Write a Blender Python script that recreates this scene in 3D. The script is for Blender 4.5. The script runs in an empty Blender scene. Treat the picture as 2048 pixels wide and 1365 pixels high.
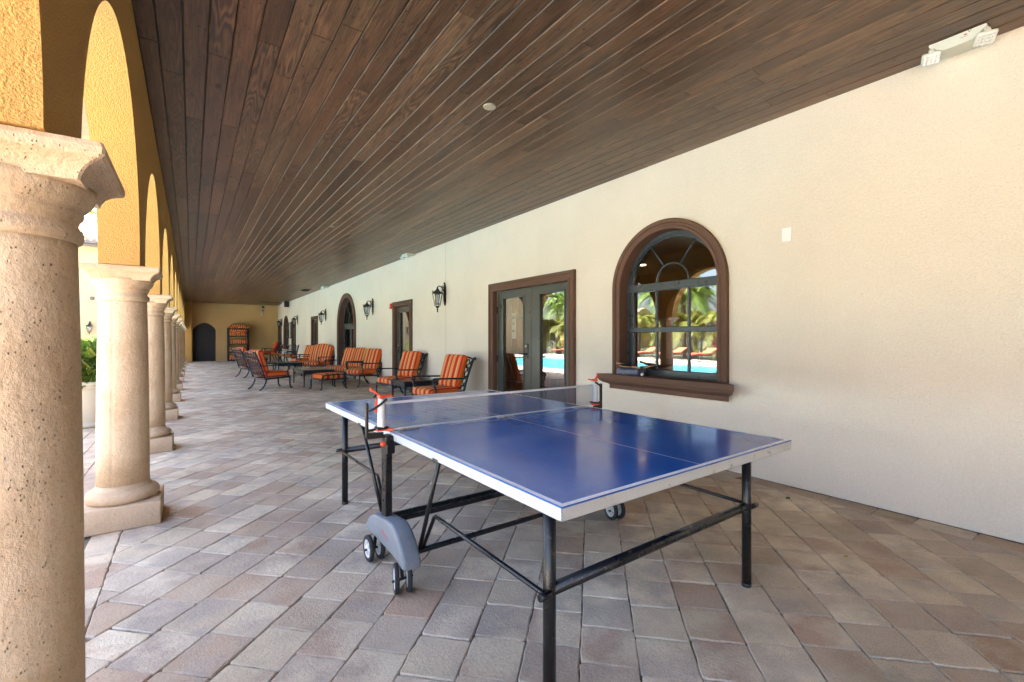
import bpy, bmesh, math, random
from mathutils import Vector, Matrix
R = math.radians
random.seed(7)
SC = bpy.context.scene
COL = SC.collection

# ------------------------------------------------------------------ camera, sky, sun, exposure
HC = 1.27
cam_d = bpy.data.cameras.new("camera"); cam = bpy.data.objects.new("camera", cam_d); COL.objects.link(cam)
cam.location = (0, 0, HC); cam.rotation_euler = (R(90), 0, -math.atan(642 / 910.0))
cam_d.sensor_width = 36; cam_d.lens = 910 / 2048 * 36; cam_d.shift_y = -5.5 / 2048
cam_d.clip_start = 0.02; cam_d.clip_end = 2000
SC.camera = cam
SUN_AZ, SUN_EL = R(50), R(60)          # azimuth clockwise from +Y: the sun stands behind the building
world = bpy.data.worlds.new("World"); SC.world = world; world.use_nodes = True
wn = world.node_tree.nodes; bg = wn["Background"]
sky = wn.new("ShaderNodeTexSky"); sky.sky_type = 'NISHITA'; sky.sun_disc = False
sky.sun_elevation = SUN_EL; sky.sun_rotation = SUN_AZ; sky.air_density = 0.8; sky.dust_density = 5.0; sky.ozone_density = 0.6
world.node_tree.links.new(sky.outputs[0], bg.inputs[0]); bg.inputs[1].default_value = 0.09
sl = bpy.data.lights.new("sun", 'SUN'); sun = bpy.data.objects.new("sun", sl); COL.objects.link(sun)
sl.energy = 5.0; sl.angle = R(0.5); sl.color = (1.0, 0.95, 0.87)
sd = Vector((math.sin(SUN_AZ) * math.cos(SUN_EL), math.cos(SUN_AZ) * math.cos(SUN_EL), math.sin(SUN_EL)))
sun.rotation_euler = sd.to_track_quat('Z', 'Y').to_euler(); sun.location = sd * 60
SC.view_settings.view_transform = 'Standard'; SC.view_settings.look = 'None'; SC.view_settings.gamma = 1
SC.view_settings.exposure = 4.38
SC.render.engine = 'CYCLES'
cy = SC.cycles; cy.use_denoising = True; cy.max_bounces = 10; cy.diffuse_bounces = 6; cy.glossy_bounces = 4
cy.transparent_max_bounces = 12; cy.caustics_reflective = False; cy.caustics_refractive = False; cy.sample_clamp_indirect = 6

# ------------------------------------------------------------------ materials
class NT:
    def __init__(s, name):
        s.m = bpy.data.materials.new(name); s.m.use_nodes = True
        s.t = s.m.node_tree; s.b = s.t.nodes["Principled BSDF"]; s.out = s.t.nodes["Material Output"]
    def n(s, typ, **kw):
        x = s.t.nodes.new(typ)
        for k, v in kw.items():
            if hasattr(x, k) and k not in x.inputs: setattr(x, k, v)
            else: s.put(x.inputs[k], v)
        return x
    def put(s, inp, v):
        if isinstance(v, bpy.types.NodeSocket): s.t.links.new(v, inp)
        else: inp.default_value = v
    def P(s, **kw):
        for k, v in kw.items(): s.put(s.b.inputs[k.replace('_', ' ')], v)
    def coord(s, scale=(1, 1, 1), add=None):
        c = s.n("ShaderNodeTexCoord").outputs['Object']
        if add is not None:
            a = s.n("ShaderNodeVectorMath", operation='ADD'); s.put(a.inputs[0], c); s.put(a.inputs[1], add); c = a.outputs[0]
        mp = s.n("ShaderNodeMapping"); s.put(mp.inputs[0], c); mp.inputs['Scale'].default_value = scale
        return mp.outputs[0]
    def noise(s, vec, scale, detail=4, rough=.55, dist=0):
        x = s.n("ShaderNodeTexNoise"); s.put(x.inputs['Vector'], vec)
        x.inputs['Scale'].default_value = scale; x.inputs['Detail'].default_value = detail
        x.inputs['Roughness'].default_value = rough; x.inputs['Distortion'].default_value = dist
        return x.outputs[0]
    def ramp(s, fac, stops, interp='LINEAR'):
        x = s.n("ShaderNodeValToRGB"); s.put(x.inputs[0], fac); cr = x.color_ramp; cr.interpolation = interp
        while len(cr.elements) < len(stops): cr.elements.new(.5)
        for e, (p, c) in zip(cr.elements, stops):
            e.position = p; e.color = (c if len(c) == 4 else (*c, 1)) if not isinstance(c, (int, float)) else (c, c, c, 1)
        return x.outputs[0]
    def mix(s, a, b, fac, blend='MIX'):
        x = s.n("ShaderNodeMix", data_type='RGBA', blend_type=blend)
        s.put(x.inputs[0], fac)
        for i, v in ((6, a), (7, b)):
            s.put(x.inputs[i], v if isinstance(v, bpy.types.NodeSocket) or len(v) == 4 else (*v, 1))
        return x.outputs[2]
    def math(s, op, a, b=0.0):
        x = s.n("ShaderNodeMath", operation=op); s.put(x.inputs[0], a); s.put(x.inputs[1], b); return x.outputs[0]
    def bump(s, h, strength, dist=.01, normal=None):
        x = s.n("ShaderNodeBump"); s.put(x.inputs['Height'], h); x.inputs['Strength'].default_value = strength
        x.inputs['Distance'].default_value = dist
        if normal is not None: s.put(x.inputs['Normal'], normal)
        return x.outputs[0]

MATS = {}
def simple(name, col, rough=.5, metal=0, var=.25, vs=6, bump=0, bs=60, spec=.5, coat=0, rvar=.15):
    if name in MATS: return MATS[name]
    t = NT(name); c = t.coord()
    n1 = t.noise(c, vs, 6, .6); n2 = t.noise(c, vs * 9, 3, .6)
    f = t.math('ADD', t.math('MULTIPLY', n1, .7), t.math('MULTIPLY', n2, .3))
    lo = [x * (1 - var) for x in col]; hi = [min(1, x * (1 + var)) for x in col]
    t.P(Base_Color=t.ramp(f, [(.3, lo), (.7, hi)]), Metallic=metal, Specular_IOR_Level=spec, Coat_Weight=coat)
    t.P(Roughness=t.ramp(n1, [(.3, max(.02, rough - rvar)), (.7, min(1, rough + rvar))]))
    if bump: t.P(Normal=t.bump(t.noise(c, bs, 3, .6), bump, .004))
    MATS[name] = t.m; return t.m

def stucco(name, col, bs, strength, var=.1, stain=None, dist=.006):
    t = NT(name); c = t.coord()
    big = t.noise(c, .9, 5, .6); fine = t.noise(c, bs, 3, .55); mid = t.noise(c, bs * .35, 2, .5)
    lo = [x * (1 - var) for x in col]; hi = [min(1, x * (1 + var * .7)) for x in col]
    base = t.ramp(big, [(.3, lo), (.72, hi)])
    grain = t.ramp(fine, [(.3, .86), (.65, 1.04)])
    base = t.mix(base, grain, .55, 'MULTIPLY')
    # small specks and faint scuffs of dirt
    sp = t.n("ShaderNodeTexVoronoi"); t.put(sp.inputs['Vector'], c); sp.inputs['Scale'].default_value = 5.0
    dots = t.ramp(sp.outputs['Distance'], [(.012, .45), (.03, 0.0)])
    base = t.mix(base, [x * .45 for x in col], dots)
    if stain:
        st = t.noise(t.coord((1, 1, .35)), 2.2, 7, .7)
        base = t.mix(base, stain, t.ramp(st, [(.56, 0.0), (.8, .35)]))
    h = t.math('ADD', fine, t.math('MULTIPLY', mid, .6))
    t.P(Base_Color=base, Roughness=.85, Specular_IOR_Level=.25, Normal=t.bump(h, strength, dist))
    return t.m

def m_stone():
    t = NT("cast_stone"); c = t.coord()
    n = t.noise(c, 3.5, 6, .65); n2 = t.noise(c, 60, 4, .7); n3 = t.noise(t.coord((1, 1, .6)), 30, 4, .7)
    base = t.ramp(n, [(.28, (.48, .335, .205)), (.5, (.60, .45, .295)), (.75, (.67, .53, .375))])
    base = t.mix(base, t.ramp(n2, [(.3, .8), (.7, 1.08)]), .6, 'MULTIPLY')
    v = t.n("ShaderNodeTexVoronoi"); t.put(v.inputs['Vector'], t.coord((1, 1, .75))); v.inputs['Scale'].default_value = 90
    pit_gate = t.ramp(n3, [(.47, 0.0), (.58, 1.0)])
    pits = t.math('MULTIPLY', t.ramp(v.outputs['Distance'], [(.05, 1.0), (.24, 0.0)]), pit_gate)
    base = t.mix(base, (.30, .20, .125), t.math('MULTIPLY', pits, .35))
    geo = t.n("ShaderNodeNewGeometry"); sx = t.n("ShaderNodeSeparateXYZ"); t.put(sx.inputs[0], geo.outputs['Position'])
    low = t.ramp(sx.outputs[2], [(.02, 1.0), (.45, 0.0)])
    base = t.mix(base, (.52, .32, .20), t.math('MULTIPLY', t.math('MULTIPLY', low, n), .75))   # rust-pink splash stain at the foot
    h = t.math('SUBTRACT', t.math('MULTIPLY', n2, .5), t.math('MULTIPLY', pits, 1.2))
    t.P(Base_Color=base, Roughness=.9, Specular_IOR_Level=.2, Normal=t.bump(t.math('ADD', h, t.math('MULTIPLY', n3, .9)), .9, .007))
    return t.m

def m_paver():
    t = NT("tumbled_paver"); a = t.n("ShaderNodeAttribute", attribute_name="rnd"); s = t.n("ShaderNodeSeparateColor"); t.put(s.inputs[0], a.outputs['Color'])
    off = t.n("ShaderNodeVectorMath", operation='SCALE'); t.put(off.inputs[0], a.outputs['Vector']); off.inputs['Scale'].default_value = 40
    c = t.coord((1, 1, 1), off.outputs[0]); c0 = t.coord()
    col = t.ramp(s.outputs[0], [(0, (.46, .31, .205)), (.10, (.54, .40, .28)), (.28, (.53, .425, .32)), (.5, (.66, .54, .385)), (.7, (.73, .61, .445)), (.86, (.62, .50, .375)), (1, (.80, .685, .51))])
    blush = t.noise(c, 4.5, 4, .6)
    col = t.mix(col, t.ramp(s.outputs[1], [(0, (.50, .34, .24)), (.5, (.46, .385, .32)), (1, (.62, .50, .36))]), t.ramp(blush, [(.40, 0.0), (.60, .85)]))
    g = t.noise(c0, 260, 3, .7)
    col = t.mix(col, t.ramp(g, [(.3, .58), (.5, 1.0), (.72, 1.30)]), .85, 'MULTIPLY')
    dirt = t.noise(c0, 1.1, 6, .65)
    col = t.mix(col, t.ramp(dirt, [(.36, .68), (.62, 1.10)]), .8, 'MULTIPLY')
    rust = t.noise(c0, 5.2, 5, .6)
    col = t.mix(col, (.36, .22, .10), t.ramp(rust, [(.70, 0.0), (.82, .45)]))
    edge = t.math('MULTIPLY', t.ramp(a.outputs['Alpha'], [(.15, 1.0), (.9, 0.0)]), t.ramp(t.noise(c0, 38, 3), [(.38, 0.0), (.6, .3)]))
    col = t.mix(col, (.72, .66, .57), edge)
    gum = t.n("ShaderNodeTexVoronoi"); t.put(gum.inputs['Vector'], c0); gum.inputs['Scale'].default_value = 1.6
    col = t.mix(col, (.12, .11, .10), t.ramp(gum.outputs['Distance'], [(.025, .7), (.034, 0.0)]))
    h = t.math('ADD', t.math('MULTIPLY', g, .35), t.noise(c0, 60, 4, .65))
    t.P(Base_Color=col, Roughness=t.ramp(g, [(.3, .75), (.7, .95)]), Specular_IOR_Level=.12, Normal=t.bump(h, .8, .007))
    return t.m

def m_plank():
    t = NT("stained_cedar"); a = t.n("ShaderNodeAttribute", attribute_name="rnd"); s = t.n("ShaderNodeSeparateColor"); t.put(s.inputs[0], a.outputs['Color'])
    off = t.n("ShaderNodeVectorMath", operation='SCALE'); t.put(off.inputs[0], a.outputs['Vector']); off.inputs['Scale'].default_value = 60
    c = t.coord((1, .10, 1), off.outputs[0]); c2 = t.coord((1, .035, 1), off.outputs[0])
    warp = t.noise(c, 7.5, 2, .5)
    w = t.math('SINE', t.math('MULTIPLY', warp, 95.0))                       # cathedral growth rings
    ring = t.ramp(t.math('ADD', t.math('MULTIPLY', w, .5), .5), [(.1, 0.0), (.9, 1.0)])
    fib = t.noise(c2, 95, 6, .8); patch = t.noise(c, 3.2, 6, .7)
    base = t.ramp(s.outputs[0], [(0, (.092, .047, .025)), (.35, (.112, .059, .031)), (.7, (.130, .071, .038)), (1, (.152, .090, .050))])
    base = t.mix(base, t.ramp(patch, [(.36, .50), (.64, 1.35)]), .9, 'MULTIPLY')
    gate = t.ramp(t.noise(c, 1.6, 2), [(.44, 0.06), (.58, .85)])
    base = t.mix(base, (.036, .019, .012), t.math('MULTIPLY', ring, gate))
    base = t.mix(base, t.ramp(fib, [(.38, .35), (.50, 1.0), (.62, 1.6)]), .9, 'MULTIPLY')
    k = t.n("ShaderNodeTexVoronoi"); t.put(k.inputs['Vector'], t.coord((1, .42, 1), off.outputs[0])); k.inputs['Scale'].default_value = 6.5
    knot = t.ramp(k.outputs['Distance'], [(.06, 1.0), (.17, 0.0)])
    base = t.mix(base, (.012, .007, .005), t.math('MULTIPLY', knot, .85))
    k2 = t.n("ShaderNodeTexVoronoi"); t.put(k2.inputs['Vector'], t.coord((1, .75, 1), off.outputs[0])); k2.inputs['Scale'].default_value = 17
    fleck = t.math('MULTIPLY', t.ramp(k2.outputs['Distance'], [(.10, 1.0), (.22, 0.0)]), t.ramp(patch, [(.48, 1.0), (.60, 0.0)]))
    base = t.mix(base, (.016, .009, .006), t.math('MULTIPLY', fleck, .8))
    saw = t.noise(t.coord((.25, 1, 1), off.outputs[0]), 120, 2, .6)
    h = t.math('ADD', t.math('ADD', t.math('MULTIPLY', fib, .6), t.math('MULTIPLY', saw, .35)), t.math('MULTIPLY', t.math('MULTIPLY', ring, gate), .5))
    t.P(Base_Color=base, Roughness=t.ramp(fib, [(.3, .26), (.7, .46)]), Specular_IOR_Level=.55, Normal=t.bump(h, .38, .004))
    return t.m

def m_stripe(name, axis=0, period=.27):
    t = NT(name); c = t.n("ShaderNodeTexCoord").outputs['Object']; s = t.n("ShaderNodeSeparateXYZ"); t.put(s.inputs[0], c)
    f = t.math('FRACT', t.math('ADD', t.math('DIVIDE', s.outputs[axis], period), 10.70))
    O = (.70, .16, .03); K = (.50, .31, .10); B = (.36, .02, .03); RD = (.64, .05, .025); Cr = (.78, .52, .28)
    col = t.ramp(f, [(0, O), (.07, RD), (.14, B), (.24, RD), (.31, O), (.40, Cr), (.43, K), (.55, Cr), (.58, O), (.65, RD), (.69, B), (.755, RD), (.775, O), (.84, K), (.96, Cr)], 'CONSTANT')
    weave = t.noise(c, 420, 2, .6)
    col = t.mix(col, t.ramp(weave, [(.3, .82), (.7, 1.12)]), .7, 'MULTIPLY')
    fade = t.noise(c, 3, 3); col = t.mix(col, t.ramp(fade, [(.35, .85), (.7, 1.1)]), .5, 'MULTIPLY')
    t.P(Base_Color=col, Roughness=.9, Specular_IOR_Level=.15, Normal=t.bump(t.math('ADD', weave, t.math('MULTIPLY', t.noise(c, 9, 3), 3)), .25, .004))
    return t.m

def m_glass(name, tint=(.62, .66, .66), ior=2.6):
    t = NT(name); t.t.nodes.remove(t.b)
    tr = t.n("ShaderNodeBsdfTransparent"); tr.inputs[0].default_value = (*tint, 1)
    gl = t.n("ShaderNodeBsdfGlossy"); gl.inputs['Roughness'].default_value = .004; gl.inputs['Color'].default_value = (.95, .97, 1, 1)
    nz = t.noise(t.coord(), 1.3, 2); t.put(gl.inputs['Normal'], t.bump(nz, .02, .02))
    fr = t.n("ShaderNodeFresnel"); fr.inputs[0].default_value = ior
    mx = t.n("ShaderNodeMixShader"); t.put(mx.inputs[0], fr.outputs[0]); t.put(mx.inputs[1], tr.outputs[0]); t.put(mx.inputs[2], gl.outputs[0])
    t.put(t.out.inputs[0], mx.outputs[0]); return t.m

def m_emit(name, col, st):
    t = NT(name); t.P(Base_Color=(*col, 1), Emission_Color=(*col, 1), Emission_Strength=st); return t.m

def m_blue_top():
    t = NT("blue_table_paint"); c = t.coord()
    n = t.noise(c, 3.5, 6, .6); sc = t.noise(t.coord((1, .05, 1)), 170, 3, .7); sc2 = t.noise(t.coord((.06, 1, 1)), 150, 3, .7)
    base = t.ramp(n, [(.3, (.002, .088, .39)), (.7, (.004, .118, .48))])
    scr = t.math('MAXIMUM', t.ramp(sc, [(.56, 0.0), (.72, .45)]), t.ramp(sc2, [(.58, 0.0), (.74, .35)]))
    base = t.mix(base, (.13, .26, .58), t.math('MULTIPLY', scr, t.ramp(n, [(.35, 0.25), (.65, .8)])))
    dv = t.n("ShaderNodeTexVoronoi"); t.put(dv.inputs['Vector'], c); dv.inputs['Scale'].default_value = 34
    dots = t.math('MULTIPLY', t.ramp(dv.outputs['Distance'], [(.03, .8), (.07, 0.0)]), t.ramp(t.noise(c, 5, 3), [(.45, 0.0), (.6, 1.0)]))
    base = t.mix(base, (.42, .50, .68), dots)
    t.P(Base_Color=base, Roughness=t.ramp(n, [(.3, .10), (.7, .20)]), Specular_IOR_Level=.36, Normal=t.bump(t.noise(c, 90, 2), .02, .002))
    return t.m

def m_chipped(name, col=(.006, .0065, .0075)):
    t = NT(name); c = t.coord()
    n = t.noise(c, 45, 6, .75); n2 = t.noise(c, 7, 4, .6)
    chip = t.math('MULTIPLY', t.ramp(n, [(.57, 0.0), (.63, 1.0)]), t.ramp(n2, [(.50, 0.0), (.64, 1.0)]))
    base = t.mix(col, t.ramp(t.noise(c, 22, 3), [(.4, (.16, .075, .03)), (.7, (.20, .18, .16))]), chip)
    t.P(Base_Color=base, Roughness=t.ramp(n2, [(.3, .22), (.7, .42)]), Normal=t.bump(n, .15, .003)); return t.m

def m_leaf(name, a, b):
    t = NT(name); geo = t.n("ShaderNodeNewGeometry")
    col = t.ramp(geo.outputs['Random Per Island'], [(0, a), (1, b)])
    t.P(Base_Color=col, Roughness=.55, Specular_IOR_Level=.4)
    tl = t.n("ShaderNodeBsdfTranslucent"); t.put(tl.inputs[0], col)
    mx = t.n("ShaderNodeMixShader"); mx.inputs[0].default_value = .3; t.put(mx.inputs[1], t.b.outputs[0]); t.put(mx.inputs[2], tl.outputs[0])
    t.put(t.out.inputs[0], mx.outputs[0]); return t.m

M_WALL = stucco("cream_stucco", (.705, .655, .565), 85, .7, .05, (.60, .52, .44))
M_YEL = stucco("ochre_stucco", (.53, .31, .095), 150, .9, .10, dist=.009)
M_END = stucco("ochre_stucco_end", (.62, .39, .175), 60, .4, .08)
M_WING = stucco("pale_yellow_stucco", (.40, .32, .185), 40, .3, .06)
M_FARB = stucco("amber_stucco", (.62, .38, .12), 20, .3, .08)
M_ROOM = stucco("terracotta_room_paint", (.46, .18, .06), 40, .1, .05)
M_ROOMC = stucco("room_ceiling_paint", (.60, .48, .32), 40, .1, .04)
M_STONE = m_stone(); M_PAVER = m_paver(); M_PLANK = m_plank()
M_STRIPE = m_stripe("striped_canvas", 0); M_STRIPE_Y = m_stripe("striped_canvas_folded", 0, .21)
M_GLASS = m_glass("window_glass"); M_LGLASS = m_glass("lantern_glass", (.72, .8, .86), 1.5)
M_TRIM = stucco("brown_trim", (.135, .078, .056), 120, .5, .12)
M_FRAME = simple("slate_window_paint", (.040, .052, .062), .35, .1, .2)
M_DOOR = simple("grey_green_door_paint", (.056, .060, .054), .4, 0, .12, 4, .1, 90)
M_DARKDOOR = simple("black_brown_door_wood", (.026, .020, .019), .5, 0, .3, 5, .2, 70)
M_IRON = simple("black_cast_metal", (.022, .029, .040), .36, .4, .35, 9, .1, 120)
M_BRONZE = simple("dark_bronze", (.022, .018, .015), .42, .5, .35, 14, .2, 90)
M_BLACK = m_chipped("chipped_black_steel")
M_PLAS = simple("black_plastic", (.014, .014, .015), .45)
M_GREYP = simple("scuffed_grey_plastic", (.175, .195, .222), .55, 0, .22, 9, .15, 60)
M_WHITEP = simple("white_plastic", (.62, .62, .60), .42, 0, .10, 12)
M_ORANGE = simple("orange_red_plastic", (.72, .07, .02), .4, 0, .12)
M_RUBBER = simple("tyre_rubber", (.022, .022, .023), .8, 0, .3, 20, .3, 90)
M_BLUE = m_blue_top()
M_LINE = simple("white_line_paint", (.82, .85, .88), .4, 0, .04, 20)
M_BLUEEDGE = simple("blue_edge", (.02, .10, .34), .35)
M_APRON = simple("ribbed_white_aluminium", (.54, .54, .52), .38, .15, .08, 12)
M_NET = simple("net_cord", (.15, .155, .19), .9)
M_TAPE = simple("net_tape", (.62, .60, .60), .8, 0, .1)
M_STEEL = simple("worn_steel", (.50, .47, .40), .35, .9, .2, 30)
M_OFFW = simple("off_white_enamel", (.62, .66, .60), .4, 0, .04)
M_LED = simple("led_reflector", (.70, .72, .80), .2, .25, .4, 140)
M_RED = simple("red_enamel", (.50, .025, .03), .35)
M_TTOP = simple("dark_slate_tabletop", (.045, .040, .038), .28, 0, .5, 14)
M_GROUND = simple("joint_sand", (.17, .135, .095), .95, 0, .4, 22, .4, 120)
M_DECK = simple("pool_deck", (.47, .38, .31), .85, 0, .12, 3)
M_LAWN = simple("lawn_green", (.075, .085, .04), .95, 0, .4, 8)
M_TILE = simple("clay_roof_tile", (.34, .20, .12), .8, 0, .4, 6)
M_GUTTER = simple("grey_brown_gutter", (.12, .105, .10), .5)
M_LEAFG = m_leaf("leaf_green", (.06, .13, .015), (.20, .30, .045))
M_LEAFY = m_leaf("leaf_yellow_green", (.09, .13, .015), (.24, .24, .035))
M_LEAFR = m_leaf("leaf_red", (.20, .015, .03), (.36, .04, .05))
M_TRUNK = simple("palm_bark", (.20, .155, .115), .9, 0, .35, 12, .6, 30)
M_TERRA = simple("cream_planter", (.58, .50, .38), .6, 0, .07, 5)
M_PAPER = simple("white_paper", (.75, .75, .73), .7, 0, .03)
M_INK = simple("grey_ink", (.08, .08, .10), .7)
M_CORD = simple("tie_red", (.42, .02, .03), .8)

# ------------------------------------------------------------------ mesh helpers
class MB:
    def __init__(s): s.v = []; s.f = []; s.mi = []; s.sm = []
    def add(s, vs, fs, mi=0, smooth=False, mat=None):
        o = len(s.v)
        s.v += [tuple(mat @ Vector(p)) if mat else tuple(p) for p in vs]
        for f in fs: s.f.append([i + o for i in f]); s.mi.append(mi); s.sm.append(smooth)
        return s
    def quad(s, a, b, c, d, mi=0): return s.add([a, b, c, d], [(0, 1, 2, 3)], mi)
    def box(s, c, d, bev=0, mi=0, mat=None, seg=1):
        hx, hy, hz = d[0] / 2, d[1] / 2, d[2] / 2
        bm = bmesh.new(); bmesh.ops.create_cube(bm, size=1)
        for v in bm.verts: v.co = Vector((v.co.x * d[0], v.co.y * d[1], v.co.z * d[2]))
        if bev: bmesh.ops.bevel(bm, geom=bm.edges[:], offset=min(bev, .45 * min(d)), segments=seg, affect='EDGES', profile=.5)
        bm.verts.index_update()
        T = (mat or Matrix()) @ Matrix.Translation(c)
        s.add([v.co.copy() for v in bm.verts], [[v.index for v in f.verts] for f in bm.faces], mi, seg > 1, T); bm.free(); return s
    def bb(s, x0, x1, y0, y1, z0, z1, bev=0, mi=0):
        return s.box(((x0 + x1) / 2, (y0 + y1) / 2, (z0 + z1) / 2), (abs(x1 - x0), abs(y1 - y0), abs(z1 - z0)), bev, mi)
    def tube(s, pts, r, seg=10, mi=0, flat=None, closed=False):
        pts = [Vector(p) for p in pts]; n = len(pts)
        rs = r if isinstance(r, (list, tuple)) else [r] * n
        vs = []; up = Vector((0, 0, 1)); prev = None
        for i, p in enumerate(pts):
            t = (pts[min(i + 1, n - 1)] - pts[max(i - 1, 0)])
            if closed: t = pts[(i + 1) % n] - pts[i - 1]
            t.normalize()
            a = prev if prev is not None else (up if abs(t.z) < .95 else Vector((1, 0, 0)))
            side = (a - t * a.dot(t))
            if side.length < 1e-4: side = Vector((1, 0, 0)) - t * t.x
            side.normalize(); prev = side; oth = t.cross(side)
            fl = flat or 1
            for k in range(seg):
                an = 2 * math.pi * k / seg
                vs.append(p + side * (math.cos(an) * rs[i]) + oth * (math.sin(an) * rs[i] * fl))
        fs = []
        for i in range(n if closed else n - 1):
            j = (i + 1) % n
            for k in range(seg):
                fs.append((i * seg + k, i * seg + (k + 1) % seg, j * seg + (k + 1) % seg, j * seg + k))
        s.add(vs, fs, mi, True)
        if not closed:
            o = len(s.v) - len(vs)
            s.f.append([o + k for k in range(seg)][::-1]); s.mi.append(mi); s.sm.append(False)
            s.f.append([o + (n - 1) * seg + k for k in range(seg)]); s.mi.append(mi); s.sm.append(False)
        return s
    def bar(s, a, b, w, h, mi=0, bev=.002):
        a, b = Vector(a), Vector(b); L = (b - a).length
        q = (b - a).to_track_quat('Y', 'Z').to_matrix().to_4x4()
        return s.box((0, 0, 0), (w, L, h), bev, mi, Matrix.Translation((a + b) / 2) @ q)
    def lathe(s, prof, c=(0, 0, 0), seg=32, mi=0, mat=None, smooth=True, notch=None, sx=1, sy=1, cap=True):
        vs = []
        for r, z in prof:
            for k in range(seg):
                an = 2 * math.pi * k / seg; rr = r - (.004 if notch == k else 0)
                vs.append((rr * math.cos(an) * sx, rr * math.sin(an) * sy, z))
        fs = []
        for i in range(len(prof) - 1):
            for k in range(seg):
                fs.append((i * seg + k, i * seg + (k + 1) % seg, (i + 1) * seg + (k + 1) % seg, (i + 1) * seg + k))
        T = (mat or Matrix()) @ Matrix.Translation(c)
        o = len(s.v); s.add(vs, fs, mi, smooth, T)
        if not cap: return s
        s.f.append([o + k for k in range(seg)][::-1]); s.mi.append(mi); s.sm.append(False)
        b = o + (len(prof) - 1) * seg; s.f.append([b + k for k in range(seg)]); s.mi.append(mi); s.sm.append(False)
        return s
    def prism(s, poly, axis, a, b, mi=0, smooth_side=False):
        n = len(poly)
        def P(u, v, w): return {'x': (w, u, v), 'y': (u, w, v), 'z': (u, v, w)}[axis]
        vs = [P(u, v, a) for u, v in poly] + [P(u, v, b) for u, v in poly]
        s.add(vs, [list(range(n))[::-1], list(range(n, 2 * n))], mi)
        o = len(s.v) - 2 * n
        for i in range(n): s.f.append([o + i, o + (i + 1) % n, o + n + (i + 1) % n, o + n + i]); s.mi.append(mi); s.sm.append(smooth_side)
        return s
    def ringframe(s, x, t, outer, inner, mi=0):
        """flat frame in the YZ plane between two outlines with the same number of points, thickness t along x"""
        n = len(outer)
        for i in range(n):
            j = (i + 1) % n
            o0, o1, i0, i1 = outer[i], outer[j], inner[i], inner[j]
            for xx in (x, x + t): s.quad((xx, *o0), (xx, *o1), (xx, *i1), (xx, *i0), mi)
            s.quad((x, *i0), (x, *i1), (x + t, *i1), (x + t, *i0), mi); s.quad((x, *o0), (x, *o1), (x + t, *o1), (x + t, *o0), mi)
        return s
    def build(s, name, mats, parent=None, loc=None, fix=True, bevel=0):
        me = bpy.data.meshes.new(name); me.from_pydata(s.v, [], s.f)
        for m in (mats if isinstance(mats, (list, tuple)) else [mats]): me.materials.append(m)
        me.polygons.foreach_set('material_index', s.mi); me.polygons.foreach_set('use_smooth', s.sm)
        if fix:
            bm = bmesh.new(); bm.from_mesh(me); bmesh.ops.recalc_face_normals(bm, faces=bm.faces); bm.to_mesh(me); bm.free()
        me.update()
        o = bpy.data.objects.new(name, me); COL.objects.link(o)
        if parent: o.parent = parent
        if loc: o.location = loc
        if bevel:
            md = o.modifiers.new("bevel", 'BEVEL'); md.width = bevel; md.segments = 3; md.limit_method = 'ANGLE'; md.angle_limit = R(40)
        return o

def empty(name, loc=(0, 0, 0), rz=0, label=None, cat=None, group=None, kind=None):
    o = bpy.data.objects.new(name, None); COL.objects.link(o); o.location = loc; o.rotation_euler = (0, 0, rz); o.empty_display_size = .1
    tag(o, label, cat, group, kind); return o
def tag(o, label=None, cat=None, group=None, kind=None):
    if label: o['label'] = label
    if cat: o['category'] = cat
    if group: o['group'] = group
    if kind: o['kind'] = kind
    return o
KIDS = {}
def dup(root, loc, rz, label, group=None, name=None):
    def cp(o, par):
        c = o.copy(); COL.objects.link(c)
        if par: c.parent = par
        for ch in o.children: cp(ch, c)
        return c
    r = cp(root, None); r.location = loc; r.rotation_euler = (0, 0, rz); r['label'] = label
    if group: r['group'] = group
    return r
def arc(cy, cz, r, a0, a1, n):
    return [(cy + r * math.cos(a0 + (a1 - a0) * i / n), cz + r * math.sin(a0 + (a1 - a0) * i / n)) for i in range(n + 1)]

# ------------------------------------------------------------------ ground and paving
XW, ZC = 4.21, 3.20
YE = 30.0
def sheet(name, x0, x1, y0, y1, z, mat):
    return tag(MB().quad((x0, y0, z), (x1, y0, z), (x1, y1, z), (x0, y1, z)).build(name, mat, fix=False), kind='structure')
g = MB()   # one big lawn sheet with the building plot
tag(MB().quad((-300, -300, -.45), (300, -300, -.45), (300, 300, -.45), (-300, 300, -.45)).build('ground', M_LAWN, fix=False), kind='structure')
sheet('paving_bed', -3.6, XW + .1, -14, 31, -.013, M_GROUND)

def clip(poly, ax, lim, keep_less):
    out = []
    for i in range(len(poly)):
        a, b = poly[i], poly[(i + 1) % len(poly)]
        ia = (a[ax] <= lim) if keep_less else (a[ax] >= lim); ib = (b[ax] <= lim) if keep_less else (b[ax] >= lim)
        if ia: out.append(a)
        if ia != ib:
            t = (lim - a[ax]) / (b[ax] - a[ax]); out.append((a[0] + (b[0] - a[0]) * t, a[1] + (b[1] - a[1]) * t))
    return out
def area(p): return sum(p[i][0] * p[(i + 1) % len(p)][1] - p[(i + 1) % len(p)][0] * p[i][1] for i in range(len(p))) / 2
def inset(p, d):
    n = len(p); out = []
    for i in range(n):
        a, b, c = Vector(p[i - 1]), Vector(p[i]), Vector(p[(i + 1) % n])
        e1 = (b - a); e2 = (c - b)
        if e1.length < 1e-6 or e2.length < 1e-6: continue
        e1.normalize(); e2.normalize(); n1 = Vector((-e1.y, e1.x)); n2 = Vector((-e2.y, e2.x)); m = n1 + n2
        k = m.dot(n1)
        out.append(tuple(b + m * (d / max(k, .3))))
    return out
pv, pf, pr = [], [], []
rng = random.Random(3)
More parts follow.
